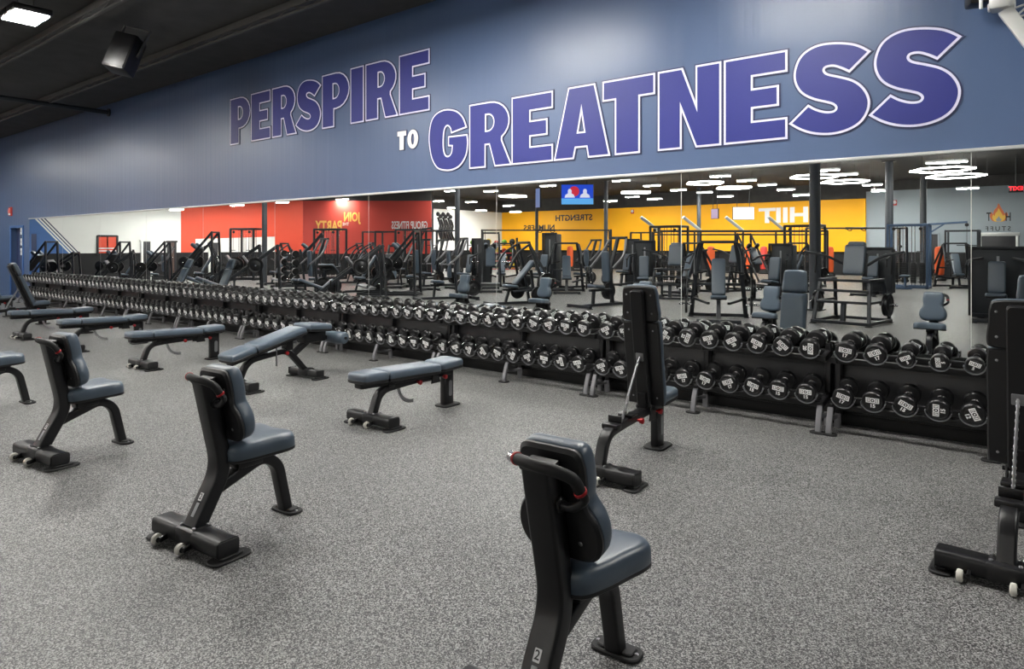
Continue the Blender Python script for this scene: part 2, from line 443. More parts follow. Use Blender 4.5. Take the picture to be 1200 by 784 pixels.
mb = MB(); mb.box((XR + .11, (YB + D) / 2, ZC / 2), (.2, D - YB + .4, ZC), bev=0); struct(mb.build('wall_right', WGREY))
hx0, hx1 = mir_at(1149, 38.4)[0], mir_at(1192, 38.4)[0]
mb = MB(); mb.box(((hx0 + hx1) / 2, YB + .02, 1.0), (hx1 - hx0, .04, 2.0), bev=.002); d6 = struct(mb.build('door_6', DOORK))
mb = MB(); mb.box(((hx0 + hx1) / 2, YB + .03, 2.06), (hx1 - hx0 + .2, .06, .16), bev=.004)
for x in (hx0, hx1): mb.box((x, YB + .03, 1.0), (.1, .06, 2.0), bev=.004)
mb.build('door_frame', ALU, d6)
hx0, hx1 = mir_at(1088, 38.4)[0], mir_at(1100, 38.4)[0]
mb = MB(); mb.box(((hx0 + hx1) / 2, YB + .02, 1.05), (hx1 - hx0, .04, 2.1), bev=.002); d7 = struct(mb.build('door_7', DOORK))
mb = MB()
for x in (hx0, hx1): mb.box((x, YB + .03, 1.05), (.07, .06, 2.1), bev=.004)
mb.box(((hx0 + hx1) / 2, YB + .03, 2.12), (hx1 - hx0 + .07, .06, .07), bev=.004)
mb.build('door_frame', WGREY, d7)

# ceiling joists and pipes (dark)
def beam(p, q, w, h):
    return MB().bar(p, q, w, h, .01)
nj = 0
for y in [5.2, 3.6, 2.0, .4, -1.2, -2.8]:
    mb = MB(); mb.box(((XL + XR) / 2, y, ZC - .058), (XR - XL - .04, .07, .10), bev=.006)
    # web of a bar joist hanging below the deck
    mb.box(((XL + XR) / 2, y, ZC - .17), (XR - XL, .05, .025), bev=.004)
    zz = [(XL + .4 * i, y, ZC - (.09 if i % 2 else .17)) for i in range(int((XR - XL) / .4))]
    mb.sweep(zz, [(.008, .008), (-.008, .008), (-.008, -.008), (.008, -.008)], (0, 1, 0))
    tag(mb.build('bar_joist', JOISTM), ['black open web joist running beside the blue wall top', 'black open web joist passing just behind the twin ceiling lamp', 'black open web joist passing on the near side of the twin ceiling lamp', 'fourth black open web joist from the blue wall', 'fifth black open web joist from the blue wall', 'sixth black open web joist from the blue wall'][nj], 'joist', 'bar joists under the black deck'); nj += 1
# thin dark pipe that runs into the blue wall at upper left
px_, pz_ = on_wall(128, 132)
mb = MB(); mb.tube([(px_, D, pz_), (px_, 1.0, pz_)], .05, 14); mb.cyl((px_, D - .03, pz_), (px_, D, pz_), .09)
tag(mb.build('sprinkler_pipe', STEELFAR), 'thin black pipe crossing the ceiling into the blue wall at upper left', 'pipe')

# ------------------------------------------------------------------ lettering
def arc(cx, cy, rx, ry, a0, a1, n=10):
    return [(cx + rx * math.cos(R(a0 + (a1 - a0) * i / n)), cy + ry * math.sin(R(a0 + (a1 - a0) * i / n))) for i in range(n + 1)]
def norm(pts, box=None):
    xs = [p[0] for p in pts]; ys = [p[1] for p in pts]
    x0, x1, y0, y1 = min(xs), max(xs), min(ys), max(ys)
    return [((x - x0) / (x1 - x0), (y - y0) / (y1 - y0)) for x, y in pts]
def smooth_poly(pts, corners, k=5):
    """closed outline through pts; indices in corners stay sharp"""
    n = len(pts); out = []
    cs = sorted(corners) or [0]
    for a, b in zip(cs, cs[1:] + [cs[0] + n]):
        seg = [pts[i % n] for i in range(a, b + 1)]
        if len(seg) == 2: out.append(seg[0]); continue
        out += [(v.x, v.y) for v in spline([(p[0], p[1], 0) for p in seg], k)][:-1]
    return out
s_px = [(975, 123), (893, 203), (860, 189), (828, 181), (800, 186), (793, 199), (808, 212), (855, 222), (905, 235), (942, 258), (966, 292), (972, 330), (956, 375), (922, 410), (870, 434), (810, 445), (750, 442), (700, 428), (657, 405), (730, 333), (762, 349), (800, 358), (830, 355), (840, 342), (828, 329), (800, 321), (755, 311), (715, 294), (690, 270), (676, 235), (678, 195), (697, 150), (732, 118), (780, 98), (840, 91), (900, 94), (940, 105)]
g_px = [(235, 450), (172, 475), (168, 454), (156, 443), (145, 456), (140, 490), (140, 540), (147, 570), (160, 576), (172, 562), (176, 532), (160, 531), (160, 491), (237, 482), (240, 520), (233, 572), (210, 615), (180, 635), (148, 639), (115, 628), (93, 590), (83, 540), (80, 490), (88, 430), (106, 395), (135, 376), (165, 372), (196, 381), (220, 407)]
G_S = norm(smooth_poly([on_wall(800 + x / 3, y / 3) for x, y in s_px], [0, 1, 18, 19]))
G_G = norm(smooth_poly([on_wall(480 + x / 3.529, 20 + y / 3.529) for x, y in g_px], [0, 1, 10, 11, 12, 13]))
GL = {
 'S': [G_S], 'G': [G_G],
 'E': [[(0, 0), (1, 0), (1, .235), (.46, .235), (.46, .39), (.87, .39), (.87, .615), (.46, .615), (.46, .765), (1, .765), (1, 1), (0, 1)]],
 'P': [[(0, 0), (.44, 0), (.44, .33), (.52, .33)] + arc(.52, .665, .48, .335, -90, 90)[1:] + [(0, 1)],
       [(.41, .53), (.41, .80), (.47, .80)] + arc(.47, .665, .16, .135, 90, -90)[1:]],
 'R': [[(0, 0), (.40, 0), (.40, .345), (.50, .345), (.635, 0), (1.03, 0), (.80, .39)] + arc(.52, .685, .46, .315, -52, 90)[0:] + [(0, 1)],
       [(.41, .56), (.41, .81), (.47, .81)] + arc(.47, .685, .14, .125, 90, -90)[1:]],
 'I': [[(0, 0), (1, 0), (1, 1), (0, 1)]],
 'T': [[(.25, 0), (.72, 0), (.72, .74), (1, .74), (1, 1), (0, 1), (0, .74), (.25, .74)]],
 'A': [[(0, 0), (.36, 0), (.4, .15), (.6, .15), (.63, 0), (1, 0), (.74, 1), (.27, 1)], [(.44, .36), (.56, .36), (.505, .66)]],
 'N': [[(0, 0), (.38, 0), (.38, .5), (.62, 0), (1, 0), (1, 1), (.62, 1), (.62, .52), (.4, 1), (0, 1)]],
 'O': [[(.5 + .5 * math.cos(R(a)), .5 + .5 * math.sin(R(a))) for a in range(0, 360, 12)], [(.5 + .16 * math.cos(R(a)), .5 + .3 * math.sin(R(a))) for a in range(0, 360, 12)]],
}
WFACE = D + .012
def word(letters, z0, z1, label, style):
    xs0 = on_wall(letters[0][1], 200)[0]
    t = thing('wall_lettering', label, 'lettering', (xs0, WFACE, z0))
    for ch, p0, p1 in letters:
        x0, x1 = on_wall(p0, 200)[0], on_wall(p1, 200)[0]
        cs = [[(x0 - xs0 + u * (x1 - x0), v * (z1 - z0)) for u, v in c] for c in GL[ch]]
        rot = Matrix.Rotation(R(90), 4, 'X')
        def lay(off, d, m, nm, par):
            me = flat_mesh(cs, off * OFFS, d / 2, m, nm); me.transform(rot @ Matrix.Translation((0, 0, d / 2)))
            return put(nm, me, par)
        if style == 'big':
            l = lay(-.014, .016, LETTER, 'letter', t)
            lay(.006, .013, LETTEROUT, 'outline', l); lay(.019, .009, LETTERRIM, 'backing', l)
        else:
            l = lay(0, .014, WHITE, 'letter', t); lay(.012, .008, LETTERRIM, 'backing', l)
    return t
OFFS = 1
k2 = D / 6.25
z = lambda v: H + (v - H) * k2
word([('P', 270, 293.2), ('E', 294.5, 316.7), ('R', 319, 346.5), ('S', 346.5, 376), ('P', 377.7, 409.3), ('I', 411, 426), ('R', 428.7, 465), ('E', 468, 503)], z(3.325), z(4.125), 'word PERSPIRE in raised ultramarine letters with pale outline on blue wall', 'big')
word([('T', 465.8, 475.9), ('O', 477.5, 489.8)], z(2.847), z(3.10), 'small white word TO on the blue wall between two big blue words', 'small')
word([('G', 502.7, 548.2), ('R', 550.3, 597.8), ('E', 600, 647.5), ('A', 649.5, 714.5), ('T', 706.5, 767), ('N', 771.5, 844.5), ('E', 849, 922), ('S', 925.5, 1019.5), ('S', 1019, 1126)], z(2.505), z(3.29), 'word GREATNESS in raised ultramarine letters with pale outline above the mirror', 'big')

def back_text(body, pxa, pxb, py0, py1, m, label, plane='back', bold=.0, sp=1.0, cat='lettering'):
    if plane == 'back':
        Yv = 2 * D - YY if bold != -1 else 0
        ax, _y, t0 = mir_at(pxa, 2 * D - YY); bx, _y, t1 = mir_at(pxb, 2 * D - YY)
        zt, zb = H + (HY - py0) / F * (t0 + t1) / 2, H + (HY - py1) / F * (t0 + t1) / 2
        w, cx = abs(bx - ax), (ax + bx) / 2
        me = text_mesh(body, (zt - zb) / .72, m, bold * (zt - zb), .006, 'lettering', 1, sp)
        mw = max(v.co.x for v in me.vertices) - min(v.co.x for v in me.vertices)
        me.transform(Matrix.Diagonal((w / mw, 1, 1, 1)))
        o = put('wall_lettering', me); o.rotation_euler = (R(90), 0, R(180)); o.location = (cx, YY + .007, (zt + zb) / 2)
    elif plane == 'grey':
        Yp = YB + .006
        ax, _y, t0 = mir_at(pxa, 2 * D - Yp); bx, _y, t1 = mir_at(pxb, 2 * D - Yp)
        zt, zb = H + (HY - py0) / F * (t0 + t1) / 2, H + (HY - py1) / F * (t0 + t1) / 2
        w, cx = abs(bx - ax), (ax + bx) / 2
        me = text_mesh(body, (zt - zb) / .72, m, bold * (zt - zb), .006, 'lettering', 1, sp)
        mw = max(v.co.x for v in me.vertices) - min(v.co.x for v in me.vertices)
        me.transform(Matrix.Diagonal((w / mw, 1, 1, 1)))
        o = put('wall_lettering', me); o.rotation_euler = (R(90), 0, R(180)); o.location = (cx, Yp + .007, (zt + zb) / 2)
    else:
        s0_, zt, _ = on_studio(pxa, py0); s1_, _, t = on_studio(pxb, py0); zb = on_studio((pxa + pxb) / 2, py1)[1]
        w = abs(s1_ - s0_); c = Vector((Ap[0], Ap[1], 0)) + dv * (s0_ + s1_) / 2 + nv * .012
        me = text_mesh(body, (zt - zb) / .72, m, bold * (zt - zb), .006, 'lettering', 1, sp)
        mw = max(v.co.x for v in me.vertices) - min(v.co.x for v in me.vertices)
        me.transform(Matrix.Diagonal((w / mw, 1, 1, 1)))
        o = put('wall_lettering', me); o.location = c + Vector((0, 0, (zt + zb) / 2))
        o.rotation_euler = (R(90), 0, math.atan2(-dv.y, -dv.x))
    return tag(o, label, cat)
GOLD = mat('gold_print', (226, 176, 84), .5); BLKP = mat('black_print', (34, 32, 34), .5)
back_text('STRENGTH', 651, 694, 252, 259, BLKP, 'black word STRENGTH on the yellow wall, below the big screens in the mirror', 'back', .03)
back_text('NUMBERS', 614, 650, 264, 270.5, BLKP, 'black word NUMBERS on the yellow wall, lower left of STRENGTH in the mirror', 'back', .03)
back_text('HIIT', 890, 948, 244.5, 261.5, WHITE, 'large white word HIIT on the yellow wall seen in the mirror', 'back', .05)
back_text('PARTY', 370, 401, 259.5, 271.5, GOLD, 'gold word PARTY on the shaded red wall in the mirror', 'studio', .04)
back_text('JOIN', 402.5, 422, 249.5, 260, GOLD, 'gold word JOIN on the shaded red wall in the mirror', 'studio', .04)
back_text('THE', 401.5, 409, 261, 264.5, WHITE, 'tiny white word THE between two gold words on red wall', 'studio', .02)
back_text('GROUP FITNESS', 459, 501, 259.8, 268.8, WHITE, 'white words GROUP FITNESS on the shaded red wall in the mirror', 'studio', .02)
back_text('H', 1178.5, 1184.5, 249.5, 259.5, BLKP, 'black letter H right of the flame on the grey wall in the mirror', 'grey', .02)
back_text('T', 1156, 1161.5, 249.5, 259.5, BLKP, 'black letter T left of the flame on the grey wall in the mirror', 'grey', .02)
back_text('STUFF', 1155, 1184.5, 265.5, 271, BLKP, 'black word STUFF on the grey wall, below the flame, in the mirror', 'grey', .01, 1.4)
# flame between H and T
fx, fy, ft = mir_at(1170.5, 2 * D - YB); fz = H + (HY - 259.5) / F * ft
fl = thing('flame_emblem', 'orange and yellow flame emblem on the grey wall in the mirror', 'emblem', (fx, YB + .006, fz))
def flame(s, m, d, nm):
    p = [(-.2, 0), (.2, 0), (.36, .16), (.40, .36), (.32, .52), (.26, .40), (.2, .62), (.08, .78), (.02, .98), (-.1, .74), (-.2, .55), (-.26, .42), (-.33, .5), (-.40, .34), (-.34, .14)]
    c = [(v.x * s, v.y * s) for v in spline([(a, b, 0) for a, b in p], 4, True)]
    me = flat_mesh([c], 0, d / 2, m, nm); me.transform(Matrix.Rotation(R(180), 4, 'Z') @ Matrix.Rotation(R(90), 4, 'X') @ Matrix.Translation((0, 0, d / 2)))
    return put(nm, me, fl)
flame(.85, mat('orange_print', (214, 112, 62), .5), .006, 'outer_flame'); flame(.62, mat('yellow_print', (232, 186, 70), .5), .010, 'inner_flame'); flame(.26, WGREY, .014, 'flame_core')
# mural of flexing figures on the white wall, red notice board, alarm strobe, wall plates
y0, z1_ = mir_left(512, 252)[0], mir_left(512, 252)[1]; y1 = mir_left(531, 252)[0]
mur = thing('wall_mural', 'black line mural of raised arms on the white wall, right of shaded red wall', 'mural', (XL + .01, (y0 + y1) / 2, 1.9))
for i in range(6):
    yy = (i - 2.5) * abs(y1 - y0) / 6.5
    b = MB(); b.tube(spline([(0, yy - .25, 0), (.0, yy, .5), (0, yy - .12, .95), (0, yy + .1, 1.35 + .15 * (i % 2))], 6), .09, 8); b.lathe((0, yy + .1, 1.4 + .15 * (i % 2)), (0, 0, 1), [(0, .02), (.05, .13), (.2, .15), (.3, .03)], 12)
    b.build('painted_arm', BLKP, mur)
y0, zt = mir_left(114, 277.5); y1, zb = mir_left(137, 296.5)
nb = thing('notice_board', 'red framed board low on the white wall, far left in the mirror', 'board', (XL + .0, (y0 + y1) / 2, (zt + zb) / 2))
b = MB(); b.box((.02, 0, 0), (.03, abs(y1 - y0), zt - zb), bev=.004); b.build('panel', WRED, nb)
b = MB(); b.box((.025, 0, 0), (.02, .06, zt - zb + .1), bev=.004)
for s_ in (-1, 1): b.box((.03, s_ * abs(y1 - y0) / 2, 0), (.06, .08, zt - zb + .12), bev=.006)
b.box((.03, 0, (zt - zb) / 2 + .04), (.06, abs(y1 - y0), .08), bev=.006); b.build('frame', DOORK, nb)
b = MB()
for s_ in (-.27, .25):
    for r_ in range(2): b.box((.038, s_ * abs(y1 - y0), -.12 - r_ * .11 - .02), (.006, .42 - .1 * r_, .05), bev=.001)
b.build('print_line', WHITE, nb)
sx, sz = on_wall(12.5, 248)
st = thing('alarm_strobe', 'small red alarm strobe on the blue wall above the far door', 'alarm', (sx, WFACE, sz))
b = MB(); b.box((0, -.02, 0), (.24, .04, .26), bev=.012); b.build('back_box', REDM, st)
b = MB(); b.lathe((0, -.035, .01), (0, -1, 0), [(0, .09), (.025, .085), (.04, .04), (.042, .002)], 20); b.build('horn_dome', mat('strobe_lens', (235, 120, 110), .3), st)
b = MB(); b.box((.02, -.05, -.08), (.13, .03, .045), bev=.008); b.build('flash_lens', WHITE, st)
for i, (py, nm) in enumerate(((271, 'top of the three small white wall plates beside the mirror edge'), (283.5, 'middle one of the three small white wall plates beside mirror edge'), (295, 'lowest of the three small white wall plates beside the mirror edge'))):
    sx, sz = on_wall(24.5, py)
    o = thing('wall_plate', nm, 'wall plate', (sx, WFACE, sz), 0, 'white plates beside the mirror')
    b = MB(); b.box((0, -.006, 0), (.1, .014, .2), bev=.004); b.build('cover', WHITE, o)
    b = MB(); b.box((0, -.016, 0), (.03, .012, .06), bev=.003); b.build('switch', GREYP, o)
# ------------------------------------------------------------------ utility bench (upright seat with short back)
def wheel(par, x, y, z, nm='wheel', r=.032):
    b = MB(); b.lathe((x - .014, y, z), (1, 0, 0), [(0, r * .55), (.003, r * .9), (.008, r), (.020, r), (.025, r * .9), (.028, r * .55)], 24)
    w = b.build(nm, WHEELM, par)
    b = MB(); b.lathe((x - .018, y, z), (1, 0, 0), [(0, .010), (.002, .014), (.034, .014), (.036, .010)], 16); b.build('hub', STEEL, w)
    return w
def foot_plate(b, x, y, sx, sy):
    M = frame((x, y, 0), (1, 0, 0), (0, 1, 0), (0, 0, 1))
    b.slab(rr_out(-sx / 2, sx / 2, -sy / 2, sy / 2, min(sx, sy) * .38), 0, .012, M, .003)
def cross_base(t, y, half, boxy=True, wheels=True):
    b = MB(); b.rect([(-half, y, .066), (half, y, .066)], .085, .125, (0, 0, 1), .022) if boxy else b.rect([(-half, y, .06), (half, y, .06)], .08, .10, (0, 0, 1), .03)
    b.box((0, y, .067), (.16, .13, .09), bev=.02)
    bt = b.build('base_tube', STEEL, t)
    b = MB()
    for s_ in (-1, 1): b.box((s_ * (half + .001), y, .066), (.008, .112, .074), bev=.003)
    b.build('end_cap', SHELL, bt)
    for s_ in (-1, 1):
        b = MB(); M = frame((s_ * (half - .02), y + .02, 0), (1, 0, 0), (0, 1, 0), (0, 0, 1))
        b.slab(rr_out(-.05, .05, -.11, .11, .04), 0, .014, M, .004); b.slab(rr_out(-.03, .03, -.07, .07, .02), .014, .026, M, .003)
        b.build('rubber_foot', RUBBER, t)
    if wheels:
        for x in (-half * .62, half * .12):
            b = MB(); b.bar((x + .032, y - .05, .045), (x + .032, y - .098, .034), .014, .028); b.cyl((x - .02, y - .095, .031), (x + .04, y - .095, .031), .007); b.build('wheel_bracket', STEEL, t)
            wheel(t, x, y - .095, .031, r=.029)
        b = MB()
        for x in (-.055, .055): b.cyl((x, y - .035, .11), (x, y - .035, .122), .009, 12, .003); b.cyl((x, y + .04, .11), (x, y + .04, .122), .009, 12, .003)
        b.build('bolt', ZINC, bt)
    return bt

def back_outline():
    top, waist, low, h = .124, .116, .162, .40
    pts = [(-top + .02, h - .005), (-.04, h), (.04, h), (top - .02, h - .005), (top, h - .05), (top, h - .13), (waist, h - .19), (low - .012, .15), (low, .09), (low - .02, .03), (low - .07, .003), (0, 0)]
    pts += [(-a, b_) for a, b_ in reversed(pts[4:11])]
    return [(v.x, v.y) for v in spline([(a, b_, 0) for a, b_ in pts], 4, True)]
def seat_outline():
    # narrow at the post, wide at the front, front edge gently dished
    pts = [(-.085, .015), (0, 0), (.085, .015), (.13, .09), (.165, .20), (.19, .28), (.185, .33), (.14, .355), (.06, .345), (0, .338)]
    pts += [(-a, b_) for a, b_ in reversed(pts[3:9])]
    return [(v.x, v.y) for v in spline([(a, b_, 0) for a, b_ in pts], 4, True)]
def make_utility(label):
    t = thing('utility_bench', label, 'bench', group='upright utility benches')
    cross_base(t, 0, .29)
    post = fillet([(0, .0, .10), (0, .155, .37), (0, .05, .845)], .10, 8)
    b = MB(); b.rect(post, .105, .078, (1, 0, 0), .014); fr = b.build('post', STEEL, t)
    b = MB(); b.box((0, .048, .85), (.108, .08, .016), Matrix.Rotation(R(12), 3, 'X'), .006); b.build('post_cap', SHELL, fr)
    b = MB(); b.rect(fillet([(0, .13, .27), (0, .40, .365), (0, .50, .30), (0, .565, .01)], .13, 8), .07, .06, (1, 0, 0), .012)
    b.box((0, .30, .365), (.10, .16, .05), bev=.01)
    b.build('front_leg', STEEL, t)
    b = MB(); M = frame((0, .575, 0), (1, 0, 0), (0, 1, 0), (0, 0, 1)); b.slab(rr_out(-.10, .10, -.05, .05, .035), 0, .016, M, .004); b.slab(rr_out(-.075, .075, -.035, .035, .02), .016, .026, M, .004)
    ff = b.build('front_foot', RUBBER, t)
    b = MB()
    for x in (-.082, .082): b.cyl((x, .575, .015), (x, .575, .021), .008, 12, .002)
    b.build('bolt', ZINC, ff)
    # seat
    tilt = R(5)
    M = frame((0, .155, .388), (1, 0, 0), (0, math.cos(tilt), math.sin(tilt)), (0, -math.sin(tilt), math.cos(tilt)))
    b = MB(); b.cushion(seat_outline(), .085, .035, M, .004, .012); se = b.build('seat', VINYL, t, 60)
    b = MB(); b.slab(seat_outline(), 0, .022, M, .005); b.build('seat_pan', SHELL, se)
    b = MB(); b.slab(rr_out(-.05, .05, .08, .27, .02), -.035, .002, M); b.build('seat_bracket', STEEL, se)
    # back pad
    th = R(12.5)
    M = frame((0, .178, .505), (-1, 0, 0), (0, -math.sin(th) * 1, math.cos(th)), (0, math.cos(th), math.sin(th)))
    b = MB(); b.cushion(back_outline(), .082, .038, M, .004, .026); bp = b.build('back_pad', VINYL, t, 60)
    b = MB(); b.slab(back_outline(), 0, .034, M, .012); b.build('pad_shell', SHELL, bp)
    b = MB()
    for x in (-.085, .085):
        for y in (.075, .30): b.lathe(M @ Vector((x, y, .003)), (M.to_3x3() @ Vector((0, 0, -1))), [(0, .009), (.004, .008), (.006, .004)], 12)
    b.build('bolt', ZINC, bp)
    b = MB(); b.slab(rr_out(-.04, .04, .06, .33, .02), -.05, .006, M); b.build('pad_bracket', STEEL, bp)
    # carrying handle: foam grip between red collars
    H0 = spline([(-.055, .008, .868), (-.01, -.012, .872), (.045, -.018, .87), (.10, -.006, .862), (.142, .02, .84), (.152, .045, .80)], 6)
    b = MB(); b.tube(H0, .019, 16); gr = b.build('handle', RUBBER, t)
    b = MB(); d0 = (H0[0] - H0[1]).normalized(); b.cyl(H0[0], H0[0] + d0 * .014, .0215, 20, .002)
    d1_ = (H0[-1] - H0[-2]).normalized(); b.cyl(H0[-1], H0[-1] + d1_ * .012, .0215, 20, .002); b.build('collar', RED, gr)
    b = MB(); b.cyl(H0[0] + d0 * .012, H0[0] + d0 * .05, .017, 20, .003); b.build('end_cap', CHROME, gr)
    b = MB(); e = H0[-1] + d1_ * .01; b.tube(spline([e, e + d1_ * .03, Vector((.11, .075, .73)), Vector((.05, .085, .725))], 5), .015, 14); b.cyl((.048, .085, .725), (.066, .085, .725), .026, 18, .004); b.build('handle_mount', STEEL, gr)
    # decals up the lower post (rear face)
    dirv = Vector((0, .155, .27)).normalized(); nrm = Vector((0, -dirv.z, dirv.y))
    def decal(s0_, s1_, w, m, nm, thick=.0015):
        c = Vector((0, 0, .10)) + dirv * (s0_ + s1_) / 2 + nrm * (.0395)
        b = MB(); M2 = frame(c, (1, 0, 0), dirv, nrm); b.slab(rr_out(-w / 2, w / 2, -(s1_ - s0_) / 2, (s1_ - s0_) / 2, .003), 0, thick, M2); return b.build(nm, m, fr), M2, thick
    decal(.045, .115, .022, GREYP, 'maker_decal')
    d, M2, tk = decal(.125, .165, .026, WHITE if '2' in label else GREYP, 'number_plate')
    me = text_mesh('2', .040, DOORK, .0004, .0006, 'digit'); me.transform(frame(M2 @ Vector((0, 0, tk + .0004)), (M2.to_3x3() @ Vector((1, 0, 0))), (M2.to_3x3() @ Vector((0, 1, 0))), (M2.to_3x3() @ Vector((0, 0, 1))))); put('digit', me, d)
    return t
ub_labels = ['grey padded upright bench nearest the camera, number 2 plate on its post',
             'grey padded upright bench, second from the near one, with whole frame in view',
             'grey padded upright bench at left, third in the near row, beyond two others',
             'grey upright bench cut by left photo edge, only seat and front leg showing',
             'grey upright bench beyond left photo edge, seen only in the mirror']
proto = make_utility(ub_labels[0])
UB = [(-1.28, 1.695, R(2)), (-3.45, 1.70, R(5)), (-5.66, 1.68, R(6)), (-7.87, 1.66, R(3)), (-10.05, 1.65, R(3))]
for i, (x, y, a) in enumerate(UB):
    o = proto if i == 0 else dup(proto)
    o.location = (x, y, 0); o.rotation_euler = (0, 0, a); o['label'] = ub_labels[i]

# ------------------------------------------------------------------ adjustable benches
def make_adjustable(label, ang, seat_tilt=8):
    t = thing('adjustable_bench', label, 'bench', group='adjustable benches in the far row')
    cross_base(t, 0, .27)
    b = MB(); b.rect(fillet([(0, .0, .10), (0, .07, .29), (0, .30, .31), (0, .95, .33)], .16, 8), .075, .06, (1, 0, 0), .012)
    b.box((0, .17, .325), (.12, .07, .035), bev=.006)
    fr = b.build('frame', STEEL, t)
    b = MB(); b.box((0, .93, .18), (.062, .13, .33), bev=.012); b.box((0, .93, .36), (.09, .20, .03), bev=.008)
    fp = b.build('front_post', STEEL, t)
    b = MB()
    for s_ in (-1, 1): b.slab(rr_out(-.022, .022, -.075, .075, .02), .031, .034, frame((0, .945, .17), (0, 1, 0), (0, 0, 1), (s_, 0, 0)))
    b.build('slot_plate', SADDLE, fp)
    b = MB(); M = frame((0, .94, 0), (1, 0, 0), (0, 1, 0), (0, 0, 1)); b.slab(rr_out(-.085, .085, -.12, .12, .05), 0, .016, M, .005); b.build('front_foot', RUBBER, t)
    py, pz = .72, .355; a = R(ang); u = Vector((0, -math.cos(a), math.sin(a))); n = Vector((0, math.sin(a), math.cos(a)))
    P = Vector((0, py, pz)); M = frame(P, (-1, 0, 0), u, n)
    # backrest pads
    def pad(nm, o0, o1, w0, w1, par=None):
        r = .035
        ol = [(v.x, v.y) for v in spline([(-w0 + r, o0, 0), (w0 - r, o0, 0), (w0, o0 + r, 0), (w0 * .5 + w1 * .5, (o0 + o1) / 2, 0), (w1, o1 - r, 0), (w1 - r, o1, 0), (-w1 + r, o1, 0), (-w1, o1 - r, 0), (-w0 * .5 - w1 * .5, (o0 + o1) / 2, 0), (-w0, o0 + r, 0)], 4, True)]
        b = MB(); b.cushion(ol, .068, .03, M, .003, .024); p = b.build(nm, VINYL, t, 60)
        b = MB(); b.slab(ol, 0, .032, M, .008); b.build('pad_shell', SHELL, p)
        b = MB()
        for x in (-.095, .095):
            for y in (o0 + .06, o1 - .06): b.lathe(M @ Vector((x, y, .002)), -n, [(0, .008), (.004, .007), (.006, .003)], 10)
        b.build('bolt', ZINC, p)
    pad('back_pad', .012, .64, .14, .14); pad('head_pad', .648, .905, .14, .125)
    b = MB(); b.slab(rr_out(-.05, .05, .0, .885, .02), -.045, .002, M, .008)
    b.slab([(-.03, 0), (.03, 0), (.03, .12), (-.03, .12)], -.06, -.03, M)
    bf = b.build('back_frame', STEEL, t)
    b = MB(); b.slab(rr_out(-.03, .03, .36, .42, .006), -.052, -.044, M, .002); b.build('strut_bracket', ZINC, bf)
    # toothed adjustment strut
    top = P + u * .39 - n * .05
    if ang < 30:
        ctr = [(0, .36 + .13 * math.cos(R(q_)), .28 + .18 * math.sin(R(q_))) for q_ in range(200, 292, 6)]
        ctr = [(0, .28, .30)] + [(0, .30 + .17 * (1 - math.cos(R(q_))) , .29 - .155 * math.sin(R(q_))) for q_ in range(12, 100, 8)]
    else:
        tz = Vector((0, .33, .335)); mid_ = (top + tz) / 2 + Vector((0, -.03, -.03)); ctr = [tuple(v) for v in spline([top, mid_, tz], 7)]
    b = MB(); b.sweep(ctr, rrect(.012, .026, .002, 1), (1, 0, 0))
    for i in range(0, len(ctr), 1): b.box(Vector(ctr[i]) + Vector((0, -.008, -.010)), (.018, .014, .014), Matrix.Rotation(R(45), 3, 'X'), .002)
    b.build('toothed_strut', ZINC, t)
    # seat pad
    st_ = R(seat_tilt)
    M2 = frame((0, .735, .362), (1, 0, 0), (0, math.cos(st_ * .3), math.sin(st_ * .3)), (0, -math.sin(st_ * .3), math.cos(st_ * .3)))
    ol = rr_out(-.14, .14, 0, .30, .045, 6)
    b = MB(); b.cushion(ol, .068, .03, M2, .003, .022); sp = b.build('seat', VINYL, t, 60)
    b = MB(); b.slab(ol, 0, .03, M2, .008); b.build('seat_pan', SHELL, sp)
    # brackets, red knobs, rear hook plate
    b = MB()
    for s_ in (-1, 1): b.slab([(-.06, 0), (.06, 0), (.03, .11), (-.03, .11)], -.004, .004, frame((s_ * .055, .72, .26), (0, 1, 0), (0, 0, 1), (1, 0, 0)))
    b.cyl((-.075, .72, .345), (.075, .72, .345), .012, 14); b.build('hinge_plate', STEEL, t)
    for (x, y, z_) in ((.065, .50, .30), (.06, .84, .30)):
        b = MB(); b.lathe((x - .03, y, z_), (1, 0, 0), [(0, .010), (.02, .010), (.022, .02), (.045, .022), (.05, .014)], 16); b.build('knob', RED, t)
    b = MB(); b.box((0, .22, .36), (.10, .012, .05), bev=.003); b.build('seat_stop', STEEL, fr)
    b = MB(); b.box((0, .42, .355), (.11, .10, .02), bev=.003); b.build('strut_catch', STEEL, fr)
    return t
def place(o, x, y, a=0): o.location = (x, y, 0); o.rotation_euler = (0, 0, a); return o
flat = place(make_adjustable('flat grey bench alone mid-floor, front of the dumbbell racks, left of upright incline', 2), -4.57, 3.80, R(1))
fl2 = [(-8.95, 3.76, R(1), 'flat grey bench left of the sloping decline bench, nearest of three in line'),
       (-11.25, 3.74, R(2), 'flat grey bench, middle one of the three in line at left'),
       (-13.35, 3.70, R(0), 'flat grey bench at far left, in front of the raised backrest')]
for x, y, a, l in fl2:
    o = dup(flat); place(o, x, y, a); o['label'] = l
place(make_adjustable('black-backed incline bench standing upright mid-floor before the dumbbells', 81), -2.33, 3.84, R(3))
place(make_adjustable('black-backed incline bench cut by the right photo edge, backrest upright', 84), -.165, 3.81, R(-2))
place(make_adjustable('incline bench with raised sloping back, behind the flat benches at far left', 68), -15.55, 3.72, R(1))
place(make_adjustable('incline bench at left photo edge, only a sliver of its pads showing', 62), -17.75, 3.75, R(1))

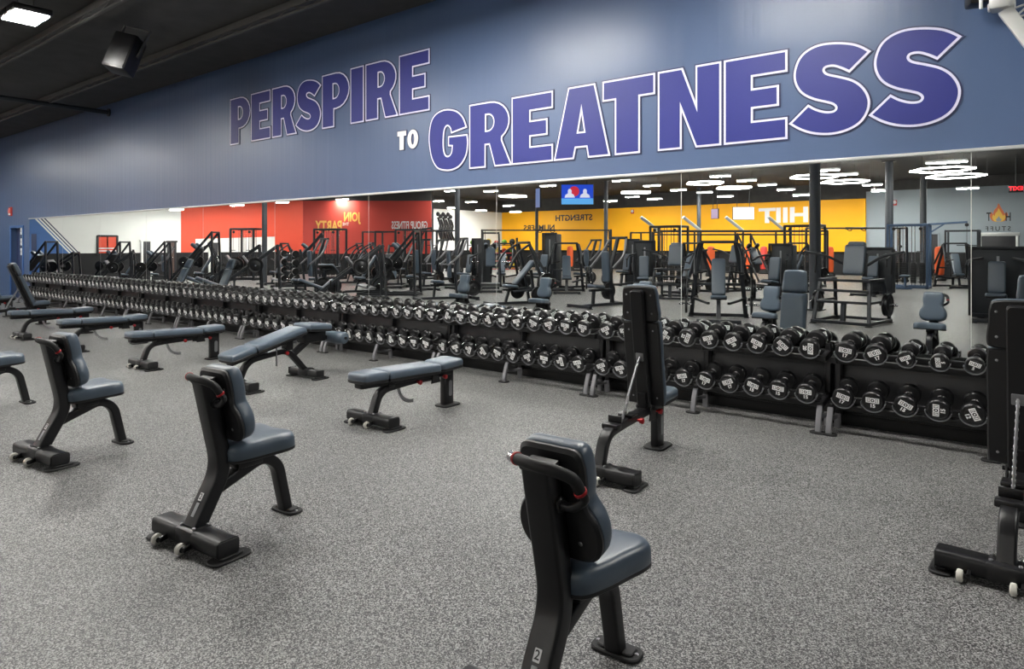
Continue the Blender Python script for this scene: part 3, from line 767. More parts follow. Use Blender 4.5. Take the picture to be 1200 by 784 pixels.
def make_decline():
    t = thing('decline_bench', 'sloping grey decline bench with a roller pad at its high end', 'bench')
    cross_base(t, 0, .27)
    b = MB(); b.rect(fillet([(0, .0, .10), (0, .10, .30), (0, .62, .36), (0, .86, .09)], .14, 8), .075, .06, (1, 0, 0), .012); fr = b.build('frame', STEEL, t)
    cb = cross_base(t, .88, .25, False, False)
    P = Vector((0, .80, .53)); a = math.radians(-13); u = Vector((0, -math.cos(a), math.sin(a))); n = Vector((0, math.sin(a), math.cos(a))); M = frame(P, (-1, 0, 0), u, n)
    def pad(nm, M, o0, o1, w0, w1):
        r = .035
        ol = [(v.x, v.y) for v in spline([(-w0 + r, o0, 0), (w0 - r, o0, 0), (w0, o0 + r, 0), (w0 * .5 + w1 * .5, (o0 + o1) / 2, 0), (w1, o1 - r, 0), (w1 - r, o1, 0), (-w1 + r, o1, 0), (-w1, o1 - r, 0), (-w0 * .5 - w1 * .5, (o0 + o1) / 2, 0), (-w0, o0 + r, 0)], 4, True)]
        b = MB(); b.cushion(ol, .068, .03, M, .003, .024); p = b.build(nm, VINYL, t, 60)
        b = MB(); b.slab(ol, 0, .032, M, .008); b.build('pad_shell', SHELL, p)
    pad('back_pad', M, .015, .66, .15, .14); pad('head_pad', M, .668, .98, .14, .135)
    s_ = R(4); M2 = frame((0, .81, .55), (1, 0, 0), (0, math.cos(s_), -math.sin(s_)), (0, math.sin(s_), math.cos(s_))); pad('seat', M2, 0, .33, .16, .16)
    b = MB(); b.slab(rr_out(-.05, .05, .0, .95, .02), -.045, .002, M, .008); b.build('back_frame', STEEL, t)
    b = MB(); b.box((0, .96, .47), (.16, .30, .12), bev=.012); b.bar((0, .92, .44), (0, .70, .30), .07, .06); b.bar((0, .98, .5), (0, 1.22, .42), .05, .05); b.build('seat_frame', STEEL, t)
    b = MB(); b.cyl((-.16, 1.24, .44), (.27, 1.24, .44), .072, 28, .018); rl = b.build('roller_pad', VINYL, t, 50)
    b = MB(); b.cyl((-.18, 1.24, .44), (.285, 1.24, .44), .018, 16, .003); b.build('roller_axle', STEEL, rl)
    for (x, y, z_) in ((.07, .56, .33),):
        b = MB(); b.lathe((x - .03, y, z_), (1, 0, 0), [(0, .010), (.02, .010), (.022, .02), (.045, .022), (.05, .014)], 16); b.build('knob', RED, t)
    b = MB(); b.box((0, .62, .42), (.10, .09, .13), bev=.006); b.build('strut_catch', STEEL, fr)
    b = MB(); b.tube([(.03, .45, .48), (.03, .45, .20)], .010, 10); b.build('adjuster_rod', ZINC, t)
    return t
place(make_decline(), -6.80, 3.83, R(4))

# ------------------------------------------------------------------ dumbbell racks and dumbbells
NR, RP, RC0, SPC = 10, 2.262, -.344, .2195
TILT = R(13)
ax = Vector((0, math.cos(TILT), math.sin(TILT)))
UPF, LOF = (6.045, .676), (5.955, .312)           # front-face centres (y, z)
def make_rack():
    t = thing('dumbbell_rack', 'x', 'rack', group='two-tier dumbbell racks along the mirror')
    hw = 1.09
    for nm, (fy, fz) in (('upper_shelf', UPF), ('lower_shelf', LOF)):
        b = MB()
        for d_ in (.055, .215):
            c = Vector((0, fy, fz)) + ax * d_ + Vector((0, .02, -.098))
            b.rect([(-hw, c.y, c.z), (hw, c.y, c.z)], .03, .05, (0, ax.y, ax.z), .006)
        b.build(nm, STEEL, t)
    for x in (-hw, 0, hw):
        b = MB(); b.rect([(x, 6.27, .10), (x, 6.30, .70)], .05, .07, (1, 0, 0), .008)
        b.rect([(x, 6.28, .62), (x, 6.09, .59)], .045, .05, (1, 0, 0), .006); b.rect([(x, 6.26, .26), (x, 6.0, .215)], .045, .05, (1, 0, 0), .006)
        b.build('upright', STEEL, t)
        b = MB(); b.rect(spline([(x, 6.02, .225), (x, 5.985, .15), (x, 5.955, .07), (x, 5.945, .012)], 5), .046, .03, (1, 0, 0), .006); b.rect([(x, 6.24, .12), (x, 6.24, .0)], .05, .04); b.rect([(x, 5.99, .12), (x, 6.25, .10)], .03, .03)
        lg = b.build('leg', LEGM, t)
        b = MB(); b.slab(rr_out(-.065, .065, -.05, .05, .045, 6), 0, .012, frame((x, 5.945, 0), (1, 0, 0), (0, 1, 0), (0, 0, 1)), .003); b.build('leg_pad', RUBBER, lg)
    b = MB(); b.box((0, 6.335, .36), (2 * hw + .05, .012, .50), bev=.002); b.build('back_panel', SHELL, t)
    return t
def make_saddle(rad, fac=1.0):
    b = MB(); n = 16; rings = []
    for i in range(n + 1):
        q_ = R(180 + 8 + (164) * i / n); rr = rad + .004
        for_ = []
        for l, dr in ((-.004, .0), (-.004, .007), (.032, .007), (.032, .0)):
            p = Vector((math.cos(q_) * (rr + dr), 0, 0)) + Vector((0, -math.sin(TILT), math.cos(TILT))) * math.sin(q_) * (rr + dr) + ax * l
            for_.append(b.bm.verts.new(p))
        rings.append(for_)
    for i in range(n):
        for j in range(4): b.bm.faces.new((rings[i][j], rings[i][(j + 1) % 4], rings[i + 1][(j + 1) % 4], rings[i + 1][j]))
    b.bm.faces.new(rings[0]); b.bm.faces.new(rings[-1])
    return b.mesh('saddle', SADDLE)
SIZES = {'S': (.062, .048, .245), 'M': (.079, .062, .275), 'L': (.084, .072, .285)}      # head radius, head length, total length
DB = {}
for k_, (r, hl, L_) in SIZES.items():
    b = MB(); b.lathe((0, 0, 0), (0, 1, 0), [(0, r * .62), (.0015, r * .64), (.0015, r * .80), (.0, r * .83), (.003, r * .93), (.011, r), (hl - .011, r), (hl - .003, r * .93), (hl, r * .8), (hl + .006, r * .42), (hl + .012, r * .36)], 28)
    hd = b.mesh('head', URETH, 30)
    b = MB(); b.lathe((0, hl, 0), (0, 1, 0), [(0, .0145), ((L_ - 2 * hl) * .2, .0145), ((L_ - 2 * hl) * .5, .0175), ((L_ - 2 * hl) * .8, .0145), (L_ - 2 * hl, .0145)], 14)
    DB[k_] = (hd, b.mesh('handle', CHROME), make_saddle(r))
EMB = {}
def emblem(num, r):
    key = (num, r)
    if key in EMB: return EMB[key]
    w, h = r * 1.22, r * .54
    b = MB(); I4 = Matrix.Identity(4)
    # maker's mark: outlined band with a ring in the middle and hooked ends
    def bx(x0, x1, y0, y1): b.slab([(x0, y0), (x1, y0), (x1, y1), (x0, y1)], 0, .0008, I4)
    e = r * .085
    for s_ in (-1, 1):
        bx(min(s_ * w / 2, s_ * (w / 2 - e * 1.4)), max(s_ * w / 2, s_ * (w / 2 - e * 1.4)), -h / 2 + .001, h / 2 + .0005)
        bx(min(s_ * w * .14, s_ * w * .47), max(s_ * w * .14, s_ * w * .47), h / 2 - e, h / 2); bx(min(s_ * w * .14, s_ * w * .47), max(s_ * w * .14, s_ * w * .47), -h / 2, -h / 2 + e)
        bx(min(s_ * w * .27, s_ * w * .36), max(s_ * w * .27, s_ * w * .36), -h * .28, h * .28)
    for i in range(20):
        q0, q1 = 2 * PI * i / 20, 2 * PI * (i + 1) / 20; ro, ri = h * .52, h * .33
        b.slab([(math.cos(q0) * ri, math.sin(q0) * ri), (math.cos(q0) * ro, math.sin(q0) * ro), (math.cos(q1) * ro, math.sin(q1) * ro), (math.cos(q1) * ri, math.sin(q1) * ri)], 0, .0008, I4)
    b.slab([(math.cos(2 * PI * i / 10) * h * .15, math.sin(2 * PI * i / 10) * h * .15) for i in range(10)], 0, .0008, I4)
    me = b.mesh('emblem', EMBM); me.transform(Matrix.Translation((0, r * .16, 0)))
    tx = text_mesh(num, r * .52, EMBM, r * .02, .0004, 'n'); tx.transform(Matrix.Translation((0, -r * .42, .0004)))
    bm = bmesh.new(); bm.from_mesh(me); bm.from_mesh(tx); bpy.data.meshes.remove(tx); bm.to_mesh(me); bm.free()
    me.transform(Matrix.Rotation(R(90), 4, 'X'))        # faces -Y
    EMB[key] = me
    return me
rack = make_rack()
NUMS = ['5', '7', '10', '12', '15', '17', '20', '22', '25', '27', '30', '32', '35', '37', '40', '42', '45', '47', '50', '55', '60', '65', '70', '75']
def rack_words(k):
    return ['the rack at right photo edge', 'the second rack from the right', 'the third rack from the right', 'the fourth rack from the right', 'the fifth rack from right', 'the sixth rack from right', 'the seventh rack from right', 'the eighth rack from right', 'the ninth rack from right', 'the tenth, leftmost rack'][k]
RACKS = []
for k in range(NR):
    cx = RC0 - RP * k
    rk = rack if k == 0 else dup(rack0)
    if k == 0: rack0 = rack
    rk.location = (cx, 0, 0); RACKS.append(rk)
    rk['label'] = ['black two-tier dumbbell rack at the right end of the line, holding small weights on top', 'black two-tier dumbbell rack behind the upright incline bench, second from right', 'black two-tier dumbbell rack beside the lone flat bench, third from the right', 'black two-tier dumbbell rack behind the lone flat bench, fourth from the right', 'black two-tier dumbbell rack behind the decline roller pad, fifth from the right', 'black two-tier dumbbell rack above the decline bench, sixth from the right', 'black two-tier dumbbell rack, seventh along from the right', 'black two-tier dumbbell rack, eighth along from the right', 'black two-tier dumbbell rack, ninth along from the right', 'black two-tier dumbbell rack at the far left end of the line'][k]
for k in range(NR):
    cx = RC0 - RP * k
    rk = RACKS[k]
    for tier, (fy, fz) in (('top', UPF), ('lower', LOF)):
        for j in range(10):
            x = cx - 4.5 * SPC + j * SPC + (random.random() - .5) * .008
            if tier == 'top':
                size = 'S' if (k == 0 and j >= 2) else ('M' if k < 4 else 'L')
                ni = 0 if size == 'S' else (min(4 + k * 3 - (j + 2) // 4 + 1, 19))
                if size == 'S': ni = 0 if j < 5 else 1
            else:
                size = 'L' if (k > 4) else 'M'; ni = min(2 + k * 2 + (9 - j) // 3, 21)
            r, hl, L_ = SIZES[size]; hd, hn, sd = DB[size]
            num = NUMS[ni]
            lbl = f'black round-headed dumbbell, {ORD[j]} from left on {tier} shelf of {rack_words(k)}'
            t = thing('dumbbell', lbl, 'dumbbell', (x, fy, fz - (SIZES['M'][0] - r)), 0, f'dumbbells on the {tier} shelves')
            t.rotation_euler = (TILT, 0, 0)
            a1, a2 = random.uniform(-.5, .5) if random.random() < .6 else random.uniform(-2.2, 2.2), random.uniform(-.6, .6)
            h1 = put('head', hd, t); h1.rotation_euler = (0, a1, 0)
            e1 = put('emblem', emblem(num, r), h1); e1.location = (0, -.0002, 0)
            h2 = put('head', hd, t); h2.location = (0, L_, 0); h2.rotation_euler = (0, a2, PI)
            e2 = put('emblem', emblem(num, r), h2); e2.location = (0, -.0002, 0)
            put('handle', hn, t)
            s_ = put('saddle', sd, rk); s_.location = (x - cx, fy, fz - (SIZES['M'][0] - r))
# ------------------------------------------------------------------ machines that stand behind the camera and show in the mirror
def ol_rect(w, l, r=.05): return rr_out(-w / 2, w / 2, 0, l, min(r, w * .45, l * .45), 4)
def mpad(t, nm, o, u, n, w, l, th=.07, r=.05):
    u, n = Vector(u).normalized(), Vector(n).normalized(); a = u.cross(n)
    M = frame(o, a, u, n); ol = ol_rect(w, l, r)
    b = MB(); b.cushion(ol, th, .03, M, .004, .018); p = b.build(nm, VINYL, t, 60)
    b = MB(); b.slab(ol, 0, .025, M, .006); b.build('pad_shell', SHELL, p); return p
def back_at(t, y, z, l, ang, w=.28, nm='backrest'):
    a = R(ang); return mpad(t, nm, (0, y, z), (0, -math.cos(a), math.sin(a)), (0, math.sin(a), math.cos(a)), w, l)
def seat_at(t, y, z, w=.32, l=.36, tilt=6):
    a = R(tilt); return mpad(t, 'seat', (0, y, z), (0, math.cos(a), math.sin(a)), (0, -math.sin(a), math.cos(a)), w, l)
PLATES = []
def plate(t, x, y, z, r=.22, n=1, side=1, axis=(1, 0, 0)):
    for i in range(n):
        b = MB(); p0 = Vector((x, y, z)) + Vector(axis) * side * i * .05
        b.lathe(p0 - Vector(axis) * .022, axis, [(0, .03), (0, r * .55), (.006, r * .6), (.006, r * .84), (.0, r * .88), (.002, r), (.042, r), (.044, r * .88), (.038, r * .84), (.038, r * .6), (.044, r * .55), (.044, .03)], 28)
        w = b.build('weight_plate', URETH, t)
    b = MB(); p = Vector((x, y, z)); b.cyl(p - Vector(axis) * side * .12, p + Vector(axis) * side * (.05 * n + .10), .024, 14, .004); b.build('plate_peg', CHROME, t)
def grip(t, path, col=RUBBER):
    b = MB(); b.tube(path, .019, 12); return b.build('hand_grip', col, t)
def feet(t, pts):
    for x, y in pts:
        b = MB(); b.slab(rr_out(-.06, .06, -.06, .06, .03), 0, .014, frame((x, y, 0), (1, 0, 0), (0, 1, 0), (0, 0, 1)), .004); b.build('rubber_foot', RUBBER, t)

def press(label, inc=62, hi=1.62, plates=2, armz=1.05):
    t = thing('chest_press_machine', label, 'machine')
    b = MB(); b.bar((0, -.75, .05), (0, .78, .05), .09, .07); b.bar((-.62, -.62, .05), (.62, -.62, .05), .09, .07); b.bar((-.42, .74, .05), (.42, .74, .05), .09, .07)
    for s in (-1, 1):
        b.rect(fillet([(s * .56, -.60, .05), (s * .50, -.46, .7), (s * .34, -.18, hi)], .2), .09, .06, (1, 0, 0), .012)
        b.bar((s * .56, -.6, .42), (s * .2, .2, .36), .06, .05)
    b.bar((-.36, -.18, hi), (.36, -.18, hi), .08, .06); b.bar((-.5, -.48, .72), (.5, -.48, .72), .07, .06)
    b.bar((0, -.5, .05), (0, -.40, .9), .08, .06); b.bar((0, .34, .05), (0, .22, .43), .08, .06); b.bar((0, -.46, .40), (0, .40, .40), .07, .05)
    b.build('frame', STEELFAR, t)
    seat_at(t, .02, .42); back_at(t, .06, .50, .82, inc)
    for s in (-1, 1):
        b = MB(); b.rect(fillet([(s * .40, -.18, hi - .04), (s * .46, .20, armz + .3), (s * .46, .42, armz - .1)], .15), .06, .05, (1, 0, 0), .012); b.bar((s * .40, -.18, hi - .06), (s * .60, -.52, .86), .06, .05)
        b.build('lever_arm', STEELFAR, t)
        grip(t, [(s * .46, .42, armz - .06), (s * .22, .45, armz - .02)])
        if plates: plate(t, s * .68, -.52, .62, .22, plates, s)
    plate(t, .66, -.30, .30, .20, 1, 1); plate(t, -.66, -.30, .30, .20, 1, -1)
    feet(t, [(-.58, -.62), (.58, -.62), (-.4, .74), (.4, .74)])
    return t
def selector(label, shroud_h=1.5, w=.62, kind='press', side=0):
    t = thing('weight_stack_machine', label, 'machine')
    b = MB(); b.box((side, -.62, shroud_h / 2 + .06), (w, .36, shroud_h), bev=.03); sh = b.build('shroud', SHROUD, t)
    b = MB(); b.rect([(side - w / 2 - .02, -.42, .05), (side - w / 2 - .02, -.42, shroud_h + .08)], .05, .07); b.rect([(side + w / 2 + .02, -.42, .05), (side + w / 2 + .02, -.42, shroud_h + .08)], .05, .07); b.bar((side - w / 2 - .04, -.42, shroud_h + .08), (side + w / 2 + .04, -.42, shroud_h + .08), .06, .06); b.bar((side - w / 2, -.42, .06), (side + w / 2, -.42, .06), .07, .08)
    b.bar((0, -.6, .05), (0, .72, .05), .10, .08); b.bar((-.36, .7, .05), (.36, .7, .05), .08, .07); b.bar((0, .28, .05), (0, .2, .46), .09, .07); b.bar((0, -.42, .42), (0, .3, .42), .07, .06); b.bar((0, -.3, .42), (0, -.28, 1.1), .08, .06)
    b.build('frame', STEELFAR, t)
    b = MB(); b.box((side, -.434, shroud_h * .62), (.05, .012, shroud_h * .62), bev=.003); b.build('weight_window', SADDLE, sh)
    seat_at(t, .0, .46, .36, .40); p = back_at(t, -.06, .56, .66, 80, .30)
    for s in (-1, 1):
        b = MB(); b.rect(fillet([(s * .26, -.32, 1.28), (s * .48, -.10, 1.24), (s * .50, .22, 1.12)], .1), .05, .06, (0, 0, 1), .012); b.build('lever_arm', STEELFAR, t)
        grip(t, [(s * .50, .22, 1.14), (s * .50, .24, .88)])
    if kind == 'leg':
        b = MB(); b.cyl((-.26, .62, .34), (.26, .62, .34), .07, 20, .012); b.build('roller_pad', VINYL, t); b = MB(); b.bar((.30, .1, .48), (.30, .62, .34), .05, .05); b.build('lever_arm', STEELFAR, t)
    feet(t, [(-.34, .7), (.34, .7), (-.3, -.5), (.3, -.5)])
    return t
def legpress(label, plates=2):
    t = thing('leg_press_machine', label, 'machine')
    b = MB()
    for s in (-1, 1):
        b.bar((s * .30, .95, .22), (s * .30, -.85, 1.55), .05, .09); b.bar((s * .42, -.9, .05), (s * .30, -.82, 1.55), .08, .06); b.bar((s * .42, -.95, .05), (s * .42, 1.15, .05), .08, .07); b.bar((s * .36, .40, .05), (s * .30, .40, .64), .06, .05)
    b.bar((-.42, 1.12, .05), (.42, 1.12, .05), .08, .07); b.bar((-.42, -.92, .05), (.42, -.92, .05), .08, .07); b.bar((-.30, -.82, 1.52), (.30, -.82, 1.52), .06, .06)
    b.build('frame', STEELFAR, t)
    b = MB(); b.box((0, -.02, .98), (.58, .06, .62), Matrix.Rotation(R(-36), 3, 'X'), .015); b.build('foot_plate', SADDLE, t)
    b = MB(); b.bar((-.52, -.18, .96), (.52, -.18, .96), .09, .10); b.build('sled', STEELFAR, t)
    mpad(t, 'seat', (0, .78, .30), (0, -.75, .66), (0, .66, .75), .40, .38); mpad(t, 'backrest', (0, .82, .30), (0, .93, .38), (0, -.38, .93), .40, .70)
    for s in (-1, 1):
        plate(t, s * .60, -.18, .96, .22, plates, s)
        grip(t, [(s * .34, .62, .40), (s * .40, .62, .58)])
    feet(t, [(-.42, -.92), (.42, -.92), (-.42, 1.1), (.42, 1.1)])
    return t
def hack(label):
    t = thing('hack_squat_machine', label, 'machine')
    b = MB()
    for s in (-1, 1):
        b.bar((s * .28, .70, .25), (s * .28, -.80, 2.0), .05, .07); b.bar((s * .34, -.84, .05), (s * .28, -.78, 1.95), .07, .06); b.bar((s * .34, -.85, .05), (s * .34, 1.0, .05), .08, .07)
    b.bar((-.34, -.84, .05), (.34, -.84, .05), .08, .07); b.bar((-.34, .98, .05), (.34, .98, .05), .08, .07); b.bar((-.28, -.78, 1.98), (.28, -.78, 1.98), .06, .06)
    b.build('frame', STEELFAR, t)
    b = MB(); b.box((0, .82, .26), (.62, .42, .05), Matrix.Rotation(R(18), 3, 'X'), .012); b.build('foot_plate', SADDLE, t)
    mpad(t, 'backrest', (0, .22, .82), (0, -.65, .76), (0, .76, .65), .32, .82)
    for s in (-1, 1):
        mpad(t, 'shoulder_pad', (s * .16, -.22, 1.42), (0, .76, .65), (s * .2, -.65, .76), .13, .24, .08)
        plate(t, s * .52, .0, .98, .2, 1, s)
    feet(t, [(-.34, -.84), (.34, -.84), (-.34, .98), (.34, .98)])
    return t
def row_machine(label):
    t = thing('seated_row_machine', label, 'machine')
    b = MB(); b.bar((0, -.8, .05), (0, .9, .05), .09, .07); b.bar((-.4, .86, .05), (.4, .86, .05), .09, .07); b.bar((-.5, -.76, .05), (.5, -.76, .05), .09, .07)
    b.rect(fillet([(0, -.3, .05), (0, -.22, .9), (0, -.5, 1.75)], .2), .09, .07, (1, 0, 0), .012); b.bar((-.3, -.5, 1.74), (.3, -.5, 1.74), .07, .07); b.bar((0, .40, .05), (0, .36, .44), .08, .06); b.bar((0, -.25, .42), (0, .5, .42), .07, .06)
    b.build('frame', STEELFAR, t)
    mpad(t, 'chest_pad', (0, -.12, .62), (0, .05, 1), (0, 1, -.05), .24, .78); seat_at(t, .12, .45, .34, .34)
    for s in (-1, 1):
        b = MB(); b.rect(fillet([(s * .28, -.5, 1.72), (s * .42, -.30, 1.30), (s * .40, .1, .98)], .2), .055, .05, (1, 0, 0), .01); b.build('lever_arm', LEGM, t)
        grip(t, [(s * .40, .1, 1.0), (s * .36, .14, .82)]); plate(t, s * .44, -.62, .34, .22, 2, s)
    feet(t, [(-.48, -.76), (.48, -.76), (-.38, .86), (.38, .86)])
    return t
def thrust_table(label):
    t = thing('plate_loaded_machine', label, 'machine')
    b = MB()
    for s in (-1, 1):
        b.bar((s * .52, .62, .04), (s * .46, .42, .86), .06, .06); b.bar((s * .52, -.52, .04), (s * .46, -.32, .86), .06, .06); b.bar((s * .53, -.56, .05), (s * .53, .66, .05), .06, .06); b.bar((s * .46, -.34, .86), (s * .46, .44, .86), .06, .06); b.bar((s * .50, .52, .44), (s * .50, -.42, .44), .05, .05)
    for z in (.86, .66, .44): b.bar((-.48, .45 + (.86 - z) * .2, z), (.48, .45 + (.86 - z) * .2, z), .06, .05)
    b.bar((-.52, .64, .05), (.52, .64, .05), .06, .06); b.bar((-.52, -.54, .05), (.52, -.54, .05), .06, .06); b.bar((0, .5, .05), (0, .45, .44), .09, .07)
    b.build('frame', STEELFAR, t)
    mpad(t, 'backrest', (0, -.08, .95), (0, -.22, 1), (0, 1, .22), .40, .62); mpad(t, 'head_pad', (0, -.24, 1.40), (0, -.22, 1), (0, 1, .22), .34, .22)
    for s in (-1, 1):
        b = MB(); b.rect(fillet([(s * .22, -.2, 1.15), (s * .55, -.05, 1.35), (s * .95, .05, 1.42)], .15), .05, .05, (0, 0, 1), .01); b.build('lever_arm', STEELFAR, t)
        plate(t, s * .64, .05, .40, .22, 2, s); grip(t, [(s * .72, 0, 1.36), (s * .72, .05, .98)])
    feet(t, [(-.52, -.54), (.52, -.54), (-.52, .64), (.52, .64)])
    return t
def cable_tower(label, arm=1.1, blue=False, h=2.28):
    m = BLUEPAD if blue else STEELFAR
    t = thing('cable_station', label, 'machine')
    b = MB()
    for sx in (-1, 1):
        for sy in (-1, 1): b.bar((sx * .62, sy * .36, .03), (sx * .62, sy * .36, h), .08, .08)
        b.bar((sx * .62, -.36, h), (sx * .62, .36, h), .08, .08); b.bar((sx * .62, -.40, .05), (sx * .62, .40, .05), .09, .09)
    for sy in (-1, 1): b.bar((-.62, sy * .36, h), (.62, sy * .36, h), .08, .08); b.bar((-.62, sy * .36, .06), (.62, sy * .36, .06), .08, .08)
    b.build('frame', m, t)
    if arm:
        b = MB(); b.bar((.62, 0, h + .02), (.62 + arm, 0, h + .08), .07, .07); b.bar((.62, 0, h - .30), (.62 + arm * .4, 0, h + .02), .05, .05); b.build('top_arm', m, t)
        b = MB(); b.cyl((.60 + arm, -.03, h - .02), (.60 + arm, .03, h - .02), .06, 20, .01); b.build('pulley', SHELL, t)
        b = MB(); b.tube([(.60 + arm, .0, h - .08), (.60 + arm, 0, 1.55)], .006, 8); b.bar((.60 + arm - .3, 0, 1.55), (.60 + arm + .3, 0, 1.55), .03); b.build('cable', STEELFAR, t)
    for x in (-.42, -.14, .14, .42):
        b = MB()
        for i in range(12): b.box((x, 0, .22 + i * .062), (.18, .12, .054), bev=.006)
        b.build('weight_stack', SHELL, t)
        b = MB()
        for d in (-.05, .05): b.cyl((x + d, 0, .1), (x + d, 0, h - .04), .011, 10)
        b.build('guide_rod', CHROME, t)
    for sy in (1, -1):
        mpad(t, 'seat', (0, sy * .62, .42), (0, sy, 0), (0, 0, 1), .30, .40) if sy > 0 else None
    b = MB(); b.bar((0, .36, .08), (0, 1.05, .08), .08, .08); b.bar((0, .82, .08), (0, .82, .42), .07, .07); b.bar((-.25, 1.05, .05), (.25, 1.05, .05), .07, .07); b.build('seat_stand', m, t)
    for x in (-.42, .42):
        b = MB(); b.cyl((x, .36, h - .14), (x, .42, h - .14), .06, 18, .01); b.tube([(x, .40, h - .2), (x, .42, 1.35)], .006, 8); b.bar((x - .12, .42, 1.33), (x + .12, .42, 1.33), .028); b.build('pulley_cable', SHELL, t)
    feet(t, [(-.62, -.36), (.62, -.36), (-.62, .36), (.62, .36)])
    return t
def crossover(label, span=4.2, h=2.28):
    t = thing('cable_crossover', label, 'machine')
    for s in (-1, 1):
        x = s * span / 2
        b = MB()
        for sy in (-1, 1): b.bar((x, sy * .28, .03), (x, sy * .28, h), .08, .08)
        b.bar((x, -.34, .05), (x, .34, .05), .12, .09); b.bar((x, -.28, h), (x, .28, h), .08, .08); b.build('end_tower', STEELFAR, t)
        b = MB()
        for i in range(14): b.box((x - s * .14, 0, .2 + i * .06), (.12, .20, .052), bev=.006)
        b.build('weight_stack', SHELL, t)
        b = MB()
        for d in (-.06, .06): b.cyl((x - s * .14, d, .1), (x - s * .14, d, h - .04), .011, 10)
        b.build('guide_rod', CHROME, t)
        b = MB(); b.cyl((x - s * .10, -.03, 1.5), (x - s * .10, .03, 1.5), .055, 18, .01); b.tube([(x - s * .10, 0, 1.45), (x - s * .13, 0, 1.15)], .006); b.bar((x - s * .13, -.07, 1.14), (x - s * .13, .07, 1.14), .03); b.build('pulley_cable', SHELL, t)
    b = MB(); b.bar((-span / 2, 0, h), (span / 2, 0, h), .07, .07); b.box((0, 0, h), (.9, .09, .10), bev=.02); b.build('top_beam', STEELFAR, t)
    for x in (-.3, .3):
        b = MB(); b.tube(spline([(x - .1, .04, h - .04), (x - .05, .1, h - .1), (x + .05, .1, h - .1), (x + .1, .04, h - .04)], 5), .018, 10); b.build('pull_up_grip', RUBBER, t)
    feet(t, [(-span / 2, -.3), (span / 2, -.3), (-span / 2, .3), (span / 2, .3)])
    return t
def rig(label, n=4, bay=1.75, h=2.2):
    t = thing('training_rig', label, 'rig')
    L = n * bay
    b = MB()
    for i in range(n + 1):
        for y in (-.55, .55): b.bar((-L / 2 + i * bay, y, .02), (-L / 2 + i * bay, y, h), .075, .075)
        b.bar((-L / 2 + i * bay, -.55, h), (-L / 2 + i * bay, .55, h), .07, .07)
    for y in (-.55, .55): b.bar((-L / 2, y, h), (L / 2, y, h), .08, .08); b.bar((-L / 2, y, h - .16), (L / 2, y, h - .16), .05, .05)
    b.build('frame', STEELFAR, t)
    for i in range(n + 1):
        b = MB(); b.bar((-L / 2 + i * bay, .5, h + .02), (-L / 2 + i * bay - .85, .80, h + .62), .13, .09); b.build('angled_arm', ALU, t)
    feet(t, [(-L / 2 + i * bay, y) for i in range(n + 1) for y in (-.55, .55)])
    return t
def power_rack(label, bar=True, h=2.2):
    t = thing('power_rack', label, 'rack')
    b = MB()
    for sx in (-1, 1):
        for y in (-.6, .5): b.bar((sx * .6, y, .03), (sx * .6, y, h), .075, .075)
        b.bar((sx * .6, -.66, .05), (sx * .6, .62, .05), .08, .08); b.bar((sx * .6, -.6, h), (sx * .6, .5, h), .075, .075)
    for y, z in ((-.6, h), (.5, h), (-.6, .06), (-.6, 1.2)): b.bar((-.6, y, z), (.6, y, z), .075, .06)
    b.build('frame', STEELFAR, t)
    for sx in (-1, 1):
        b = MB(); b.bar((sx * .6, -.55, .72), (sx * .6, .48, .72), .05, .06); b.build('safety_bar', SADDLE, t)
    for sx in (-1, 1):
        plate(t, sx * .72, -.6, .45, .22, 2, sx); plate(t, sx * .72, -.6, 1.0, .19, 1, sx)
    b = MB(); b.tube([(-.6, .5, h - .02), (.6, .5, h - .02)], .02); b.build('pull_up_bar', CHROME, t)
    feet(t, [(-.6, -.6), (.6, -.6), (-.6, .56), (.6, .56)])
    return t
def bar_rack(label):
    t = thing('barbell_rack', label, 'rack')
    b = MB()
    for s in (-1, 1): b.bar((s * .52, -.3, .03), (s * .52, -.12, 1.42), .07, .06); b.bar((s * .52, -.42, .05), (s * .52, .4, .05), .08, .07)
    b.bar((-.52, -.15, 1.3), (.52, -.15, 1.3), .06, .06); b.bar((-.52, -.3, .1), (.52, -.3, .1), .06, .06); b.build('frame', STEELFAR, t)
    for i in range(4):
        z = .38 + i * .28
        b = MB()
        for s in (-1, 1): b.bar((s * .52, -.22, z), (s * .52, .12, z), .04, .04); b.bar((s * .52, .12, z), (s * .52, .12, z + .06), .03, .03)
        b.build('bar_cradle', STEELFAR, t)
    feet(t, [(-.52, -.4), (.52, -.4), (-.52, .38), (.52, .38)])
    return t
def barbell(z, lab, root, rz):
    o = thing('fixed_barbell', lab, 'barbell', root, rz, 'fixed barbells on the tree rack')
    b = MB(); b.cyl((-.62, .08, z + .055), (.62, .08, z + .055), .015, 12); b.build('bar', CHROME, o)
    for s in (-1, 1):
        b = MB(); b.cyl((s * .60, .08, z + .055), (s * .76, .08, z + .055), .11, 22, .015); b.build('bar_end', URETH, o)
    return o
